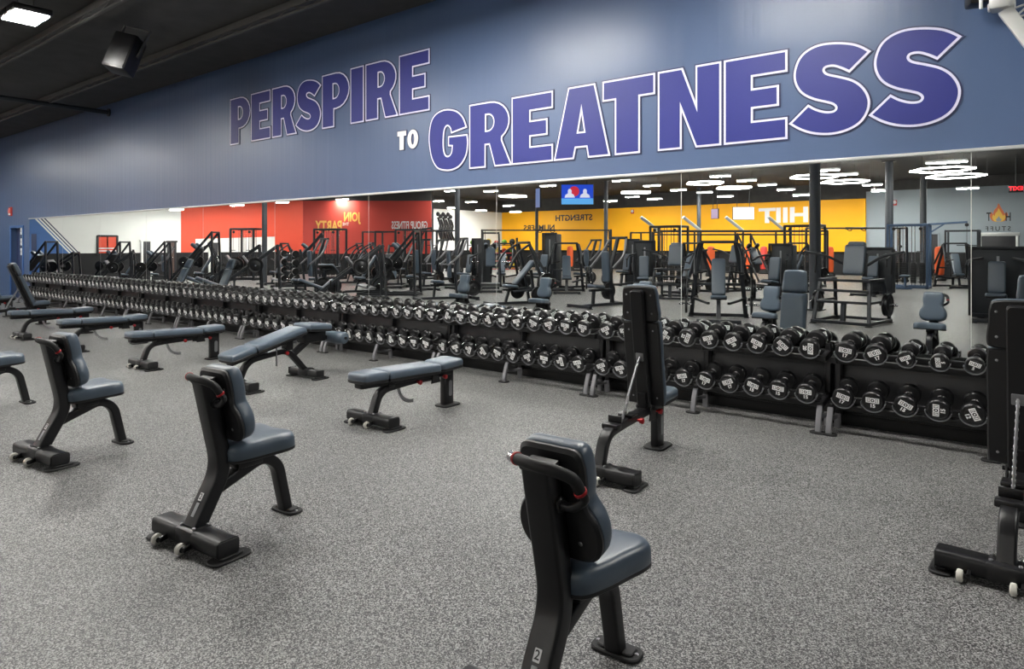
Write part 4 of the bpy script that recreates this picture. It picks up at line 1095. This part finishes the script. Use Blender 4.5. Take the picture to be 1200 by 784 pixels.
def preacher(label):
    t = thing('preacher_curl_bench', label, 'bench')
    b = MB(); b.bar((0, -.5, .05), (0, .6, .05), .08, .07); b.bar((-.3, .58, .05), (.3, .58, .05), .08, .07); b.bar((-.3, -.48, .05), (.3, -.48, .05), .08, .07); b.bar((0, .1, .05), (0, .12, .76), .08, .07); b.bar((0, -.38, .05), (0, -.38, .46), .07, .06)
    for s in (-1, 1): b.bar((0, .14, .74), (s * .36, .42, .86), .05, .05)
    b.build('frame', STEELFAR, t)
    mpad(t, 'arm_pad', (0, .46, .62), (0, -.72, .55), (0, .55, .72), .60, .46); mpad(t, 'seat', (0, -.56, .46), (0, 1, 0), (0, 0, 1), .32, .34)
    for s in (-1, 1):
        b = MB(); b.bar((s * .36, .42, .84), (s * .36, .42, .98), .05, .03); b.build('bar_hook', CHROME, t)
    feet(t, [(-.28, .58), (.28, .58), (-.28, -.48), (.28, -.48)])
    return t
def bag(label, x, y, m=ORANGE):
    t = thing('training_dummy', label, 'training dummy', (x, y, 0))
    b = MB(); b.lathe((0, 0, .0), (0, 0, 1), [(0, .24), (.05, .27), (.20, .22), (.26, .08)], 24); b.build('base', RUBBER, t)
    b = MB(); b.lathe((0, 0, .24), (0, 0, 1), [(0, .10), (.03, .17), (.3, .19), (1.1, .19), (1.22, .16), (1.26, .05)], 26); b.build('bag', m, t)
    return t
def ball_shelf(label, x, y, rz):
    t = thing('storage_shelf', label, 'shelf', (x, y, 0), rz)
    b = MB()
    for sx in (-1, 1):
        for sy in (-.22, .22): b.bar((sx * 1.3, sy, .02), (sx * 1.3, sy, 1.95), .06, .06)
    b.build('frame', STEELFAR, t)
    for z in (.3, .72, 1.14, 1.56):
        b = MB(); b.box((0, 0, z), (2.6, .46, .04), bev=.006); b.build('shelf_board', REDM if z < 1.5 else STEELFAR, t)
    return t

GREEN = mat('green_vinyl', (110, 168, 40), .5)
MACH = []
def set_at(o, px, py, yaw):
    MACH.append(o)
    if px < 205: o.scale = (.84, .84, .84)
    x, y = mir_floor(px, py); o.location = (x, y, 0); o.rotation_euler = (0, 0, R(yaw)); return o
def foot(o):
    xs, ys = [], []
    for c in o.children:
        for p in c.bound_box: xs.append(p[0]); ys.append(p[1])
    return (max(xs) + min(xs)) / 2, (max(ys) + min(ys)) / 2, max(xs) - min(xs), max(ys) - min(ys)
def relax():
    """push neighbouring machines a little apart so that none stands inside another"""
    it = []
    for o in MACH:
        fx, fy, w, d = [v * o.scale.x for v in foot(o)]; a = o.rotation_euler.z
        n = max(1, round(max(w, d) / min(w, d))); L = max(w, d); r = min(w, d) / 2 * 1.0
        cs = []
        for k in range(n):
            off = (-L / 2 + L * (k + .5) / n) if n > 1 else 0
            lx, ly = (fx + off, fy) if w > d else (fx, fy + off)
            cs.append((lx * math.cos(a) - ly * math.sin(a), lx * math.sin(a) + ly * math.cos(a)))
        it.append([o, cs, max(r, L / n / 2 * .85), 0 if n > 2 else 1])
    for step in range(300):
        moved = False
        for i in range(len(it)):
            for j in range(i + 1, len(it)):
                A, B = it[i], it[j]
                for ca in A[1]:
                    for cb in B[1]:
                        dx = B[0].location.x + cb[0] - A[0].location.x - ca[0]; dy = B[0].location.y + cb[1] - A[0].location.y - ca[1]
                        d = math.hypot(dx, dy) or .01; ov = A[2] + B[2] - d
                        if ov > .01:
                            moved = True; tot = A[3] + B[3]
                            if not tot: continue
                            ux, uy = dx / d, dy / d
                            A[0].location.x -= ux * ov * .5 * A[3] / tot * 1.1; A[0].location.y -= uy * ov * .5 * A[3] / tot * 1.1
                            B[0].location.x += ux * ov * .5 * B[3] / tot * 1.1; B[0].location.y += uy * ov * .5 * B[3] / tot * 1.1
        for o, cs, r, m in it:
            if m:
                o.location.x = max(XL + 1.3, o.location.x); o.location.y = max(YB + 1.3, o.location.y)
        if not moved: break
# near row in the mirror, right to left
set_at(selector('tall grey shroud weight machine at the right end of the mirror, below the flame emblem', 1.42, .95), 1168, 376, 0)
set_at(thrust_table('plate-loaded machine with ladder-like black frame, right of the wide mirror column'), 999, 378, 8)
set_at(press('plate-loaded press with big plates either side, in mirror left of the wide column', 66), 842, 375, -22)
set_at(row_machine('machine with tall upright grey chest pad, in mirror left of upright incline bench'), 708, 359, 14)
set_at(press('plate-loaded incline press in the mirror below the NUMBERS lettering', 48), 606, 357, 28)
set_at(row_machine('seated row with upright chest pad, in mirror right of the slim post and mural'), 524, 351, 30)
# second row
set_at(selector('grey-shrouded weight machine just left of the wide column in the mirror', 1.5, .62), 906, 352, 10)
set_at(selector('grey-shrouded machine with a broad pad, in mirror behind the upright incline bench', 1.6, .6, 'leg'), 762, 347, -24)
set_at(selector('grey-shrouded machine behind the ladder-framed one, in mirror right of the wide column', 1.38, .8), 1022, 346, 10)
set_at(press('plate-loaded press between two upright benches, in mirror below the big blue screen', 55), 664, 343, -35)
set_at(press('plate-loaded machine with dark arms, in the mirror below the HIIT lettering', 70), 806, 343, 20)
set_at(cable_tower('blue-grey four-stack cable station with a long top arm, mirror below the grey wall', 1.15, True), 1067, 337, 0)
set_at(selector('grey-shrouded machine in the mirror in front of the red shelving', 1.9, .55), 636, 338, 0)
set_at(hack('hack squat with tall rails in mirror, between the tall chest pad and red shelving', ), 575, 341, -40)
set_at(selector('grey-shrouded machine in the mirror right of the slim middle column', 1.7, .6), 733, 334, 10)
set_at(thrust_table('ladder-framed machine in mirror behind the big-plated press, before orange bag'), 858, 341, 30)
set_at(hack('hack squat with steep rails in the mirror, left of the grey shroud by the column'), 885, 336, -50)
# left half
set_at(legpress('sloping leg press with pale foot plate, in mirror below the gold PARTY lettering', 1), 402, 349, 32)
set_at(preacher('preacher curl bench with pale pad, in mirror right of the barbell tree rack'), 376, 345, 160)
set_at(hack('hack squat machine with raised rails, in mirror just below GROUP FITNESS'), 452, 346, 60)
set_at(press('plate-loaded press in the mirror below the gap between JOIN and GROUP FITNESS', 58), 430, 343, 30)
set_at(row_machine('seated row machine in the mirror right of GROUP FITNESS, before the mural'), 488, 342, -20)
set_at(selector('grey-shrouded machine in the mirror in front of the mural wall', 1.7, .6), 548, 338, 15)
set_at(legpress('sloping leg press in the mirror below the slim post beside the mural', 2), 470, 336, -40)
br = set_at(bar_rack('four-tier barbell tree rack in mirror, right of the left slim column'), 338, 343, 18)
set_at(legpress('sloping leg press in the mirror just right of the left slim column base', 1), 304, 345, 30)
set_at(legpress('sloping leg press with pale foot plate, in mirror below lit coral red wall', 2), 258, 345, 34)
set_at(hack('hack squat with long crossing rails, left of the coral red wall in the mirror'), 224, 344, 50)
set_at(hack('hack squat machine with steep rails, in mirror below the dark door at left'), 172, 341, 45)
set_at(legpress('sloping leg press in the mirror below the red notice board', 2), 140, 340, 30)
set_at(hack('hack squat machine at the foot of the white diagonal stripes in the mirror'), 108, 340, 62)
set_at(legpress('sloping leg press left of the white stripes, in the mirror by blue wall', 2), 78, 340, 40)
set_at(hack('hack squat machine farthest left in the mirror, before the blue wall'), 52, 341, 60)
set_at(press('plate-loaded press behind the leg presses, mirror right of the notice board', 60), 156, 334, 20)
set_at(row_machine('seated row machine in mirror between the dark door and brown door'), 184, 334, 20)
set_at(press('plate-loaded press in mirror in front of the coral red wall, left half', 60), 240, 335, 20)
set_at(cable_tower('charcoal four-stack cable station in front of the lit coral red wall in the mirror', 0), 290, 328, -20)
set_at(press('plate-loaded press in mirror just right of the left slim column', 60), 328, 333, 10)
set_at(hack('hack squat with raised rails in mirror, where the two red walls meet'), 352, 336, 40)
set_at(cable_tower('charcoal cable station in front of the shaded red wall, below gold PARTY lettering', 0), 387, 327, -20)
set_at(press('plate-loaded press in front of the shaded red wall, below gold JOIN lettering', 60), 416, 332, 20)
set_at(power_rack('power rack in mirror in front of the red wall, left of GROUP FITNESS'), 443, 325, 10)
set_at(cable_tower('charcoal cable station in mirror below the GROUP FITNESS lettering', .6), 482, 326, -10)
set_at(power_rack('power rack in the mirror in front of the mural wall'), 513, 328, 10)
# fillers of the crowded second row
set_at(row_machine('seated row machine in the mirror between gold PARTY lettering and tree rack'), 360, 349, 15)
set_at(row_machine('seated row machine in the mirror below the letters GROUP'), 498, 336, 10)
set_at(press('plate-loaded press in the mirror just left of the incline press under NUMBERS', 60), 588, 335, -30)
set_at(row_machine('seated row machine in mirror below the big blue screen, behind the benches'), 686, 337, 20)
set_at(thrust_table('ladder-framed machine in mirror below the gap left of the small screens'), 782, 349, -10)
set_at(press('plate-loaded press in mirror between the grey shroud and the wide column', 62), 930, 344, 25)
# far row
set_at(crossover('long cable crossover with a thin top beam, in mirror below STRENGTH lettering', 6.2), 640, 325, -38)
set_at(crossover('cable crossover with a thin top beam, in mirror right of the wide column', 4.0), 1003, 330, -38)
set_at(rig('long training rig with white angled arms, in the mirror below HIIT', 4, 1.9), 866, 327, -38)
set_at(power_rack('power rack in mirror below the yellow wall, right of the slim middle column'), 757, 323, 0)
set_at(cable_tower('charcoal cable station in mirror in front of the yellow wall, left of HIIT', 0), 784, 334, 0)
set_at(cable_tower('charcoal cable station in mirror just right of the wide column', 0), 943, 336, 0)
set_at(power_rack('power rack in mirror below the plain grey wall, left of flame emblem'), 1128, 328, 0)
set_at(press('plate-loaded press in the mirror left of the flame emblem machine', 60), 1120, 338, -20)
relax()
for i in range(4): barbell(.38 + i * .28, ['fixed barbell on the lowest cradle of the tree rack', 'fixed barbell on the second lowest cradle of tree rack', 'fixed barbell on the second highest cradle of tree rack', 'fixed barbell on the top cradle of the tree rack'][i], br.location.copy(), br.rotation_euler.z)
for i, (px, py, m, l) in enumerate(((833, 324, ORANGE, 'orange standing bag in mirror behind the big-plated press, left one'), (877, 320, ORANGE, 'orange standing bag in the mirror just left of the grey shroud'), (972, 325, ORANGE, 'orange standing bag in mirror just right of the wide column'), (668, 317, ORANGE, 'orange standing bag in mirror below the STRENGTH lettering'), (1101, 329, ORANGE, 'orange standing bag in mirror beside the blue-grey cable station'), (895, 321, REDM, 'red standing bag in the mirror behind the grey shroud'))):
    x, y = mir_floor(px, py); bag(l, x, y, m)
x, y = mir_floor(577, 322); ball_shelf('open storage shelf of red boards and coloured balls, mirror left of yellow wall', x, y, R(-45))
bn = 0
for z in (.32, .74, 1.16, 1.58):
    for i in range(6):
        r = .12 + .02 * ((i + bn) % 3)
        px_, py_ = (i - 2.5) * .42, 0
        c, s_ = math.cos(R(-45)), math.sin(R(-45))
        o = thing('medicine_ball', f"{['black', 'yellow', 'red', 'green'][(i + bn) % 4]} ball, {ORD[i]} along on the {['lowest', 'second', 'third', 'top'][bn]} board of the red shelf", 'ball', (x + px_ * c, y + px_ * s_, z), 0, 'balls on the red shelf')
        b = MB(); b.lathe((0, 0, 0), (0, 0, 1), [(r - r * math.cos(PI * k / 12), max(.002, r * math.sin(PI * k / 12))) for k in range(13)], 18); b.build('ball_shell', [URETH, YELM, REDM, GREEN][(i + bn) % 4], o)
        b = MB(); b.lathe((0, 0, r - .008), (0, 0, 1), [(0, r * .99), (.002, r * 1.012), (.014, r * 1.012), (.016, r * .99)], 18); b.build('seam_band', RUBBER, o)
    bn += 1
# columns
for px, Yv, r, l in ((955, 17.2, .125, 'wide dark steel column in the mirror, right of the HIIT lettering'), (536, 18.9, .10, 'slim dark steel column in mirror, right of the white mural wall'), (310, 14.9, .10, 'slim dark steel column in mirror before the coral red wall'), (710, 29.5, .10, 'slim dark steel column in mirror, right of the big blue screen'), (1042, 29.5, .14, 'dark steel column in mirror where yellow wall meets grey'), (1082, 33.0, .12, 'dark steel column in mirror behind the blue-grey cable station'), (506, 27.0, .10, 'slim dark steel column at the right edge of shaded red wall in mirror'), (629, 34.0, .10, 'slim dark steel column in mirror below the tilted second screen'), (819, 36.0, .11, 'slim dark steel column in mirror left of the small screens')):
    x, y, t_ = mir_at(px, Yv)
    o = thing('steel_column', l, 'column', (x, y, 0))
    b = MB(); b.cyl((0, 0, .0), (0, 0, ZC), r, 28); b.build('shaft', PIPE, o)
    b = MB(); b.box((0, 0, .015), (r * 3.2, r * 3.2, .03), bev=.004); b.box((0, 0, ZC - .015), (r * 3.2, r * 3.2, .03), bev=.004); b.build('base_plate', STEELFAR, o)
# screens
def tv(label, pxa, pxb, pya, pyb, Yv, yaw, scr):
    x, y, t_ = mir_at((pxa + pxb) / 2, Yv); zt, zb = H + (HY - pya) / F * t_, H + (HY - pyb) / F * t_
    w = abs(pxb - pxa) / F * t_; h = zt - zb
    o = thing('television', label, 'television', (x, y, (zt + zb) / 2), R(yaw))
    b = MB(); b.box((0, 0, 0), (w + .04, .07, h + .04), bev=.012); b.box((0, -.05, 0), (w * .5, .06, h * .5), bev=.02); b.build('casing', SHELL, o)
    b = MB(); b.slab([(-w / 2, -h / 2), (w / 2, -h / 2), (w / 2, h / 2), (-w / 2, h / 2)], 0, .004, frame((0, .036, 0), (-1, 0, 0), (0, 0, 1), (0, 1, 0))); sc = b.build('screen', scr, o)
    b = MB()
    for s_ in (-1, 1): b.tube([(s_ * w * .3, 0, h / 2), (s_ * w * .3, 0, ZC - (zt + zb) / 2)], .014, 8)
    b.build('hanger_rod', STEELFAR, o)
    return o, sc, w, h
o, sc, w, h = tv('big hanging screen showing two seated presenters on blue, in the mirror', 658, 695, 216.5, 239.5, 24.0, -37, emit('screen_blue', (28, 70, 200), .9))
def scr_shape(nm, pts, m, d):
    b = MB(); b.slab(pts, .004, .004 + d, frame((0, .036, 0), (-1, 0, 0), (0, 0, 1), (0, 1, 0))); b.build(nm, m, sc)
SK = emit('screen_pale', (214, 214, 235), .9); SR = emit('screen_red', (200, 40, 60), .9); SL = emit('screen_light_blue', (90, 170, 235), .8)
scr_shape('picture_circle', [(w * .1 + math.cos(2 * PI * k / 20) * h * .26, h * .16 + math.sin(2 * PI * k / 20) * h * .26) for k in range(20)], SR, .001)
for cx in (-.24, .24):
    scr_shape('picture_figure', [(cx * w + a * h, b_ * h) for a, b_ in ((-.26, -.16), (.26, -.16), (.22, -.02), (.09, .06), (.10, .2), (.05, .28), (-.05, .28), (-.10, .2), (-.09, .06), (-.22, -.02))], SK, .002)
scr_shape('caption_band', [(-w / 2, -h * .5), (w / 2, -h * .5), (w / 2, -h * .2), (-w / 2, -h * .2)], SL, .001)
tv('second hanging screen seen nearly edge-on, in mirror left of the big blue one', 626, 636, 221, 243, 23.6, 25, emit('screen_grey_blue', (112, 130, 176), .7))
tv('small bright white hanging screen, in the mirror left of HIIT', 859, 883, 243, 257, 33, -37, emit('screen_white', (210, 232, 245), 1.0))
tv('small dim hanging screen, in mirror left of the bright white one', 833, 843, 245, 256, 33, 20, emit('screen_violet', (160, 140, 170), .6))
# exit sign on the grey wall side, hung from ceiling
x, y, t_ = mir_at(1190.5, 30); zc = H + (HY - 221) / F * t_
o = thing('exit_sign', 'small red lit exit sign hanging at the right end of the mirror', 'exit sign', (x, y, zc), R(180))
b = MB(); b.box((0, 0, 0), (.42, .05, .26), bev=.01); b.tube([(0, 0, .12), (0, 0, ZC - zc)], .012, 8); b.build('housing', SHELL, o)
me = text_mesh('EXIT', .2, emit('exit_red', (255, 40, 50), 2.0), .004, .004); me.transform(Matrix.Translation((0, -.03, 0)) @ Matrix.Rotation(R(90), 4, 'X')); put('lettering', me, o)
for px, py, l in ((1047.5, 237.5, 'small red alarm on the grey wall in the mirror, beside a column'), (741, 248, 'small red alarm high on the yellow wall in the mirror')):
    x, y, t_ = mir_at(px, 38.2); o = thing('alarm_strobe', l, 'alarm', (x, YY if px < 900 else YB + .002, H + (HY - py) / F * t_))
    b = MB(); b.box((0, .03, 0), (.22, .06, .26), bev=.015); b.build('back_box', REDM, o)
    b = MB(); b.lathe((0, .06, .02), (0, 1, 0), [(0, .09), (.03, .07), (.05, .02)], 18); b.build('lens', WHITE, o)
# speakers and truss
x, y = -11.0, 3.75
def speaker(label, x, y, z, yaw, pitch, h=.62):
    o = thing('loudspeaker', label, 'speaker', (x, y, z), yaw); o.rotation_euler = (R(pitch), 0, yaw)
    b = MB(); b.box((0, 0, 0), (.34, .30, h), bev=.03); b.build('cabinet', STEEL, o)
    b = MB(); b.box((0, -.152, 0), (.29, .012, h - .06), bev=.005); b.build('grille', SHELL, o)
    b = MB()
    for s_ in (-1, 1): b.bar((s_ * .19, 0, 0), (s_ * .19, .05, h / 2 + .18), .02, .05)
    b.bar((-.2, .05, h / 2 + .18), (.2, .05, h / 2 + .18), .04, .02); b.build('yoke', JOISTM, o)
    return o
rx, ry = ray(146); ts = 9.8
speaker('black loudspeaker hanging from the black ceiling, right of the twin lamp', rx * ts, ry * ts, H + (HY - 64) / F * ts, R(38), -14, .56).rotation_euler.y = R(14)
wx, wz = on_wall(1151, 0)
sp_ = speaker('black loudspeaker on the blue wall, cut by the top photo edge', wx, D - .18, wz + .06, R(20), 0, .62); sp_.scale = (.5, .5, .5)
tr0 = Vector(on_wall(1178, 12, D - .5)[0:1] + (D - .5,) + on_wall(1178, 12, D - .5)[1:2]); tr1 = Vector(on_wall(1203, 44, D - .5)[0:1] + (D - .5,) + on_wall(1203, 44, D - .5)[1:2])
tt = thing('lighting_truss', 'white aluminium truss arm poking in at the top right corner', 'truss', tr0)
dd = (tr1 - tr0); ln = dd * 1.8
up = Vector((-dd.z, 0, dd.x)).normalized(); up = up if up.z > 0 else -up
b = MB(); b.bar((0, 0, 0), ln, .09, .07); b.bar(up * .16 + Vector((0, .06, 0)), ln + up * .16 + Vector((0, .06, 0)), .03, .03); b.build('chord', ALU, tt)
b = MB()
for i in range(6):
    p = ln * (i / 6); q_ = ln * ((i + .5) / 6) + up * .16 + Vector((0, .06, 0)); b.bar(p + Vector((0, .03, 0)), q_, .014); b.bar(q_, ln * ((i + 1) / 6) + Vector((0, .03, 0)), .014)
b.build('lacing', ALU, tt)
b = MB(); b.box((-.03, -.02, .06), (.12, .14, .12), bev=.02); b.cyl((-.1, -.02, .03), (.06, -.02, .03), .03, 16, .005); b.tube([(-.02, 0, .1), (-.02, 0, max(.2, ZC - tr0.z))], .02); b.tube([(-.14, 0, .04), (-.14, 0, max(.2, ZC - tr0.z))], .012); b.build('clamp', ALU, tt)
# ------------------------------------------------------------------ lamps
LAMP = emit('led_diffuser', (255, 252, 246), LAMP_E); LAMPS = emit('led_square_diffuser', (255, 252, 246), LAMP_E * 3.5); LAMPF = emit('led_panel_diffuser', (255, 252, 246), FAR_E)
HEX = emit('led_strip', (255, 252, 246), HEX_E)
def lamp(label, x, y, z, rz=0, twin=False, w=.78, d=.22, small=False):
    o = thing('ceiling_light', label, 'ceiling light', (x, y, z), rz, 'LED ceiling lights')
    for dx in ((-.15, .15) if small else (-.38, .38) if twin else (0,)):
        ww, dd = (.23, .36) if small else (.52, .62) if twin else (w, d)
        b = MB(); b.box((dx, 0, .05), (ww + .06, dd + .06, .08), bev=.015); b.build('housing', STEEL if small else WHITE, o)
        b = MB(); b.box((dx, 0, .004), (ww, dd, .02), bev=.004); b.build('diffuser', LAMPS if small else LAMP if twin else LAMPF, o)
    b = MB()
    for s_ in (-1, 1): b.tube([(s_ * .3, 0, .08), (s_ * .3, 0, ZC - z)], .006, 6)
    b.build('hanger_wire', JOISTM, o)
    return o
rx, ry = ray(30); t_ = F * (4.42 - H) / (HY - 21)
lamp('twin square LED lamp blazing on the black ceiling at top left of the photo', rx * t_, ry * t_, 4.42, R(0), True, small=True)
seen = [(207, 246), (278, 241), (331, 237.5), (401, 234), (465, 234), (513, 236), (552, 237), (531, 244), (529, 224), (575, 224.4), (564, 247), (596, 241.4), (604, 248.6), (642, 218), (728, 212), (764, 218), (741, 231), (767, 233.4), (795, 223), (715, 236), (844, 207), (875, 212), (899, 217), (921, 222.5), (940, 229), (970, 200), (992, 205), (1022, 217), (1033, 224), (825.6, 225.7), (850, 230.5), (1134, 221), (1101, 191), (1117, 190.5)]
ranks = sorted(range(len(seen)), key=lambda i: seen[i][0])
NUM = ['first', 'second', 'third', 'fourth', 'fifth', 'sixth', 'seventh', 'eighth', 'ninth', 'tenth', 'eleventh', 'twelfth', 'thirteenth', 'fourteenth', 'fifteenth', 'sixteenth', 'seventeenth']
for k, i in enumerate(ranks):
    px, py = seen[i]; rx, ry = ray(px); zl = 4.4; t_ = F * (zl - H) / (HY - py)
    if rx * t_ < XL + 1.9: t_ = (XL + 1.9) / rx; zl = H + (HY - py) / F * t_
    if ry * t_ > 35.2: t_ = 35.2 / ry; zl = H + (HY - py) / F * t_
    lb = f"single LED lamp under the black ceiling in the mirror, {NUM[k]} from the left" if k < 17 else f"single LED lamp under the black ceiling in the mirror, {NUM[len(seen) - 1 - k]} from the right"
    lamp(lb, rx * t_, 2 * D - ry * t_, min(zl, 4.5), R(0))
# unseen lamps added to light floor and wall, some set from wall hot spots
ROWS = [(4.3, (-5.2, -2.2, 2.6)), (2.9, (-7.2,)), (3.1, (-27.5, -22.0, -16.2)), (-1.6, (-27.5, -22, -16.2, -10.4)), (-6.5, (-22, -16.2, -10.4, -4.9, .9))]
for yy, xs in ROWS:
    for xx in xs:
        lamp(f"unseen twin LED lamp over the {['racks nearest the camera', 'decline bench', 'far end of the racks', 'first row of machines', 'second row of machines'][[r_[0] for r_ in ROWS].index(yy)]}, {ORD[xs.index(xx)]} along its row", xx, yy, 4.42, 0, True)
# hexagon LED rings over the rig
def hexring(label, px, py, z, rad):
    rx, ry = ray(px); t_ = F * (z - H) / (HY - py); o = thing('hexagon_light', label, 'ceiling light', (rx * t_, 2 * D - ry * t_, z), 0, 'hexagon LED rings')
    P = [Vector((math.cos(R(60 * k)) * rad, math.sin(R(60 * k)) * rad, 0)) for k in range(6)]
    for k in range(6):
        b = MB(); b.bar(P[k].lerp(P[(k + 1) % 6], .02), P[k].lerp(P[(k + 1) % 6], .98), .04, .05); b.build('led_tube', HEX, o)
    b = MB()
    for k in range(3): b.tube([P[2 * k] + Vector((0, 0, .03)), P[2 * k] + Vector((0, 0, ZC - z))], .006, 6)
    b.build('hanger_wire', JOISTM, o)
    return o
hexring('hexagon LED ring in mirror above the small screens, upper one', 826, 214.5, 4.1, .78)
hexring('hexagon LED ring in mirror above the small screens, lower one', 860, 220, 4.1, .78)
hexring('hexagon LED ring in mirror beside the wide column, upper one', 955, 207, 4.1, .88)
hexring('hexagon LED ring in mirror beside the wide column, lower one', 990, 213, 4.1, .9)
hexring('hexagon LED ring in the mirror at right, upper one', 1104, 199, 4.1, .95)
hexring('hexagon LED ring in the mirror at right, lower one', 1120, 206.5, 4.1, .95)
hexring('hexagon LED ring in mirror left of the big blue screen', 601, 230, 4.2, .8)
hexring('hexagon LED ring in mirror right of the big blue screen', 745, 225.5, 4.2, .8)
# world: black outside the closed hall, faint
w = bpy.data.worlds.new('world'); S.world = w; w.use_nodes = True
w.node_tree.nodes['Background'].inputs[0].default_value = (.6, .65, .7, 1); w.node_tree.nodes['Background'].inputs[1].default_value = .05
# camera
cd = bpy.data.cameras.new('camera'); cam = bpy.data.objects.new('camera', cd); C.objects.link(cam)
cam.location = (0, 0, H); cam.rotation_euler = (R(90), 0, BETA)
cd.sensor_width = 36; cd.lens = F / 1200 * 36; cd.sensor_fit = 'HORIZONTAL'
cd.shift_y = -(392 - HY) / 1200
cd.clip_start = .05; cd.clip_end = 200
S.camera = cam
S.view_settings.view_transform = 'Standard'; S.view_settings.look = 'None'; S.view_settings.gamma = 1; S.view_settings.exposure = EXPO
S.view_settings.use_curve_mapping = False
S.cycles.max_bounces = 8; S.cycles.diffuse_bounces = 4; S.cycles.glossy_bounces = 5
S.cycles.sample_clamp_indirect = 0
S.cycles.use_denoising = True
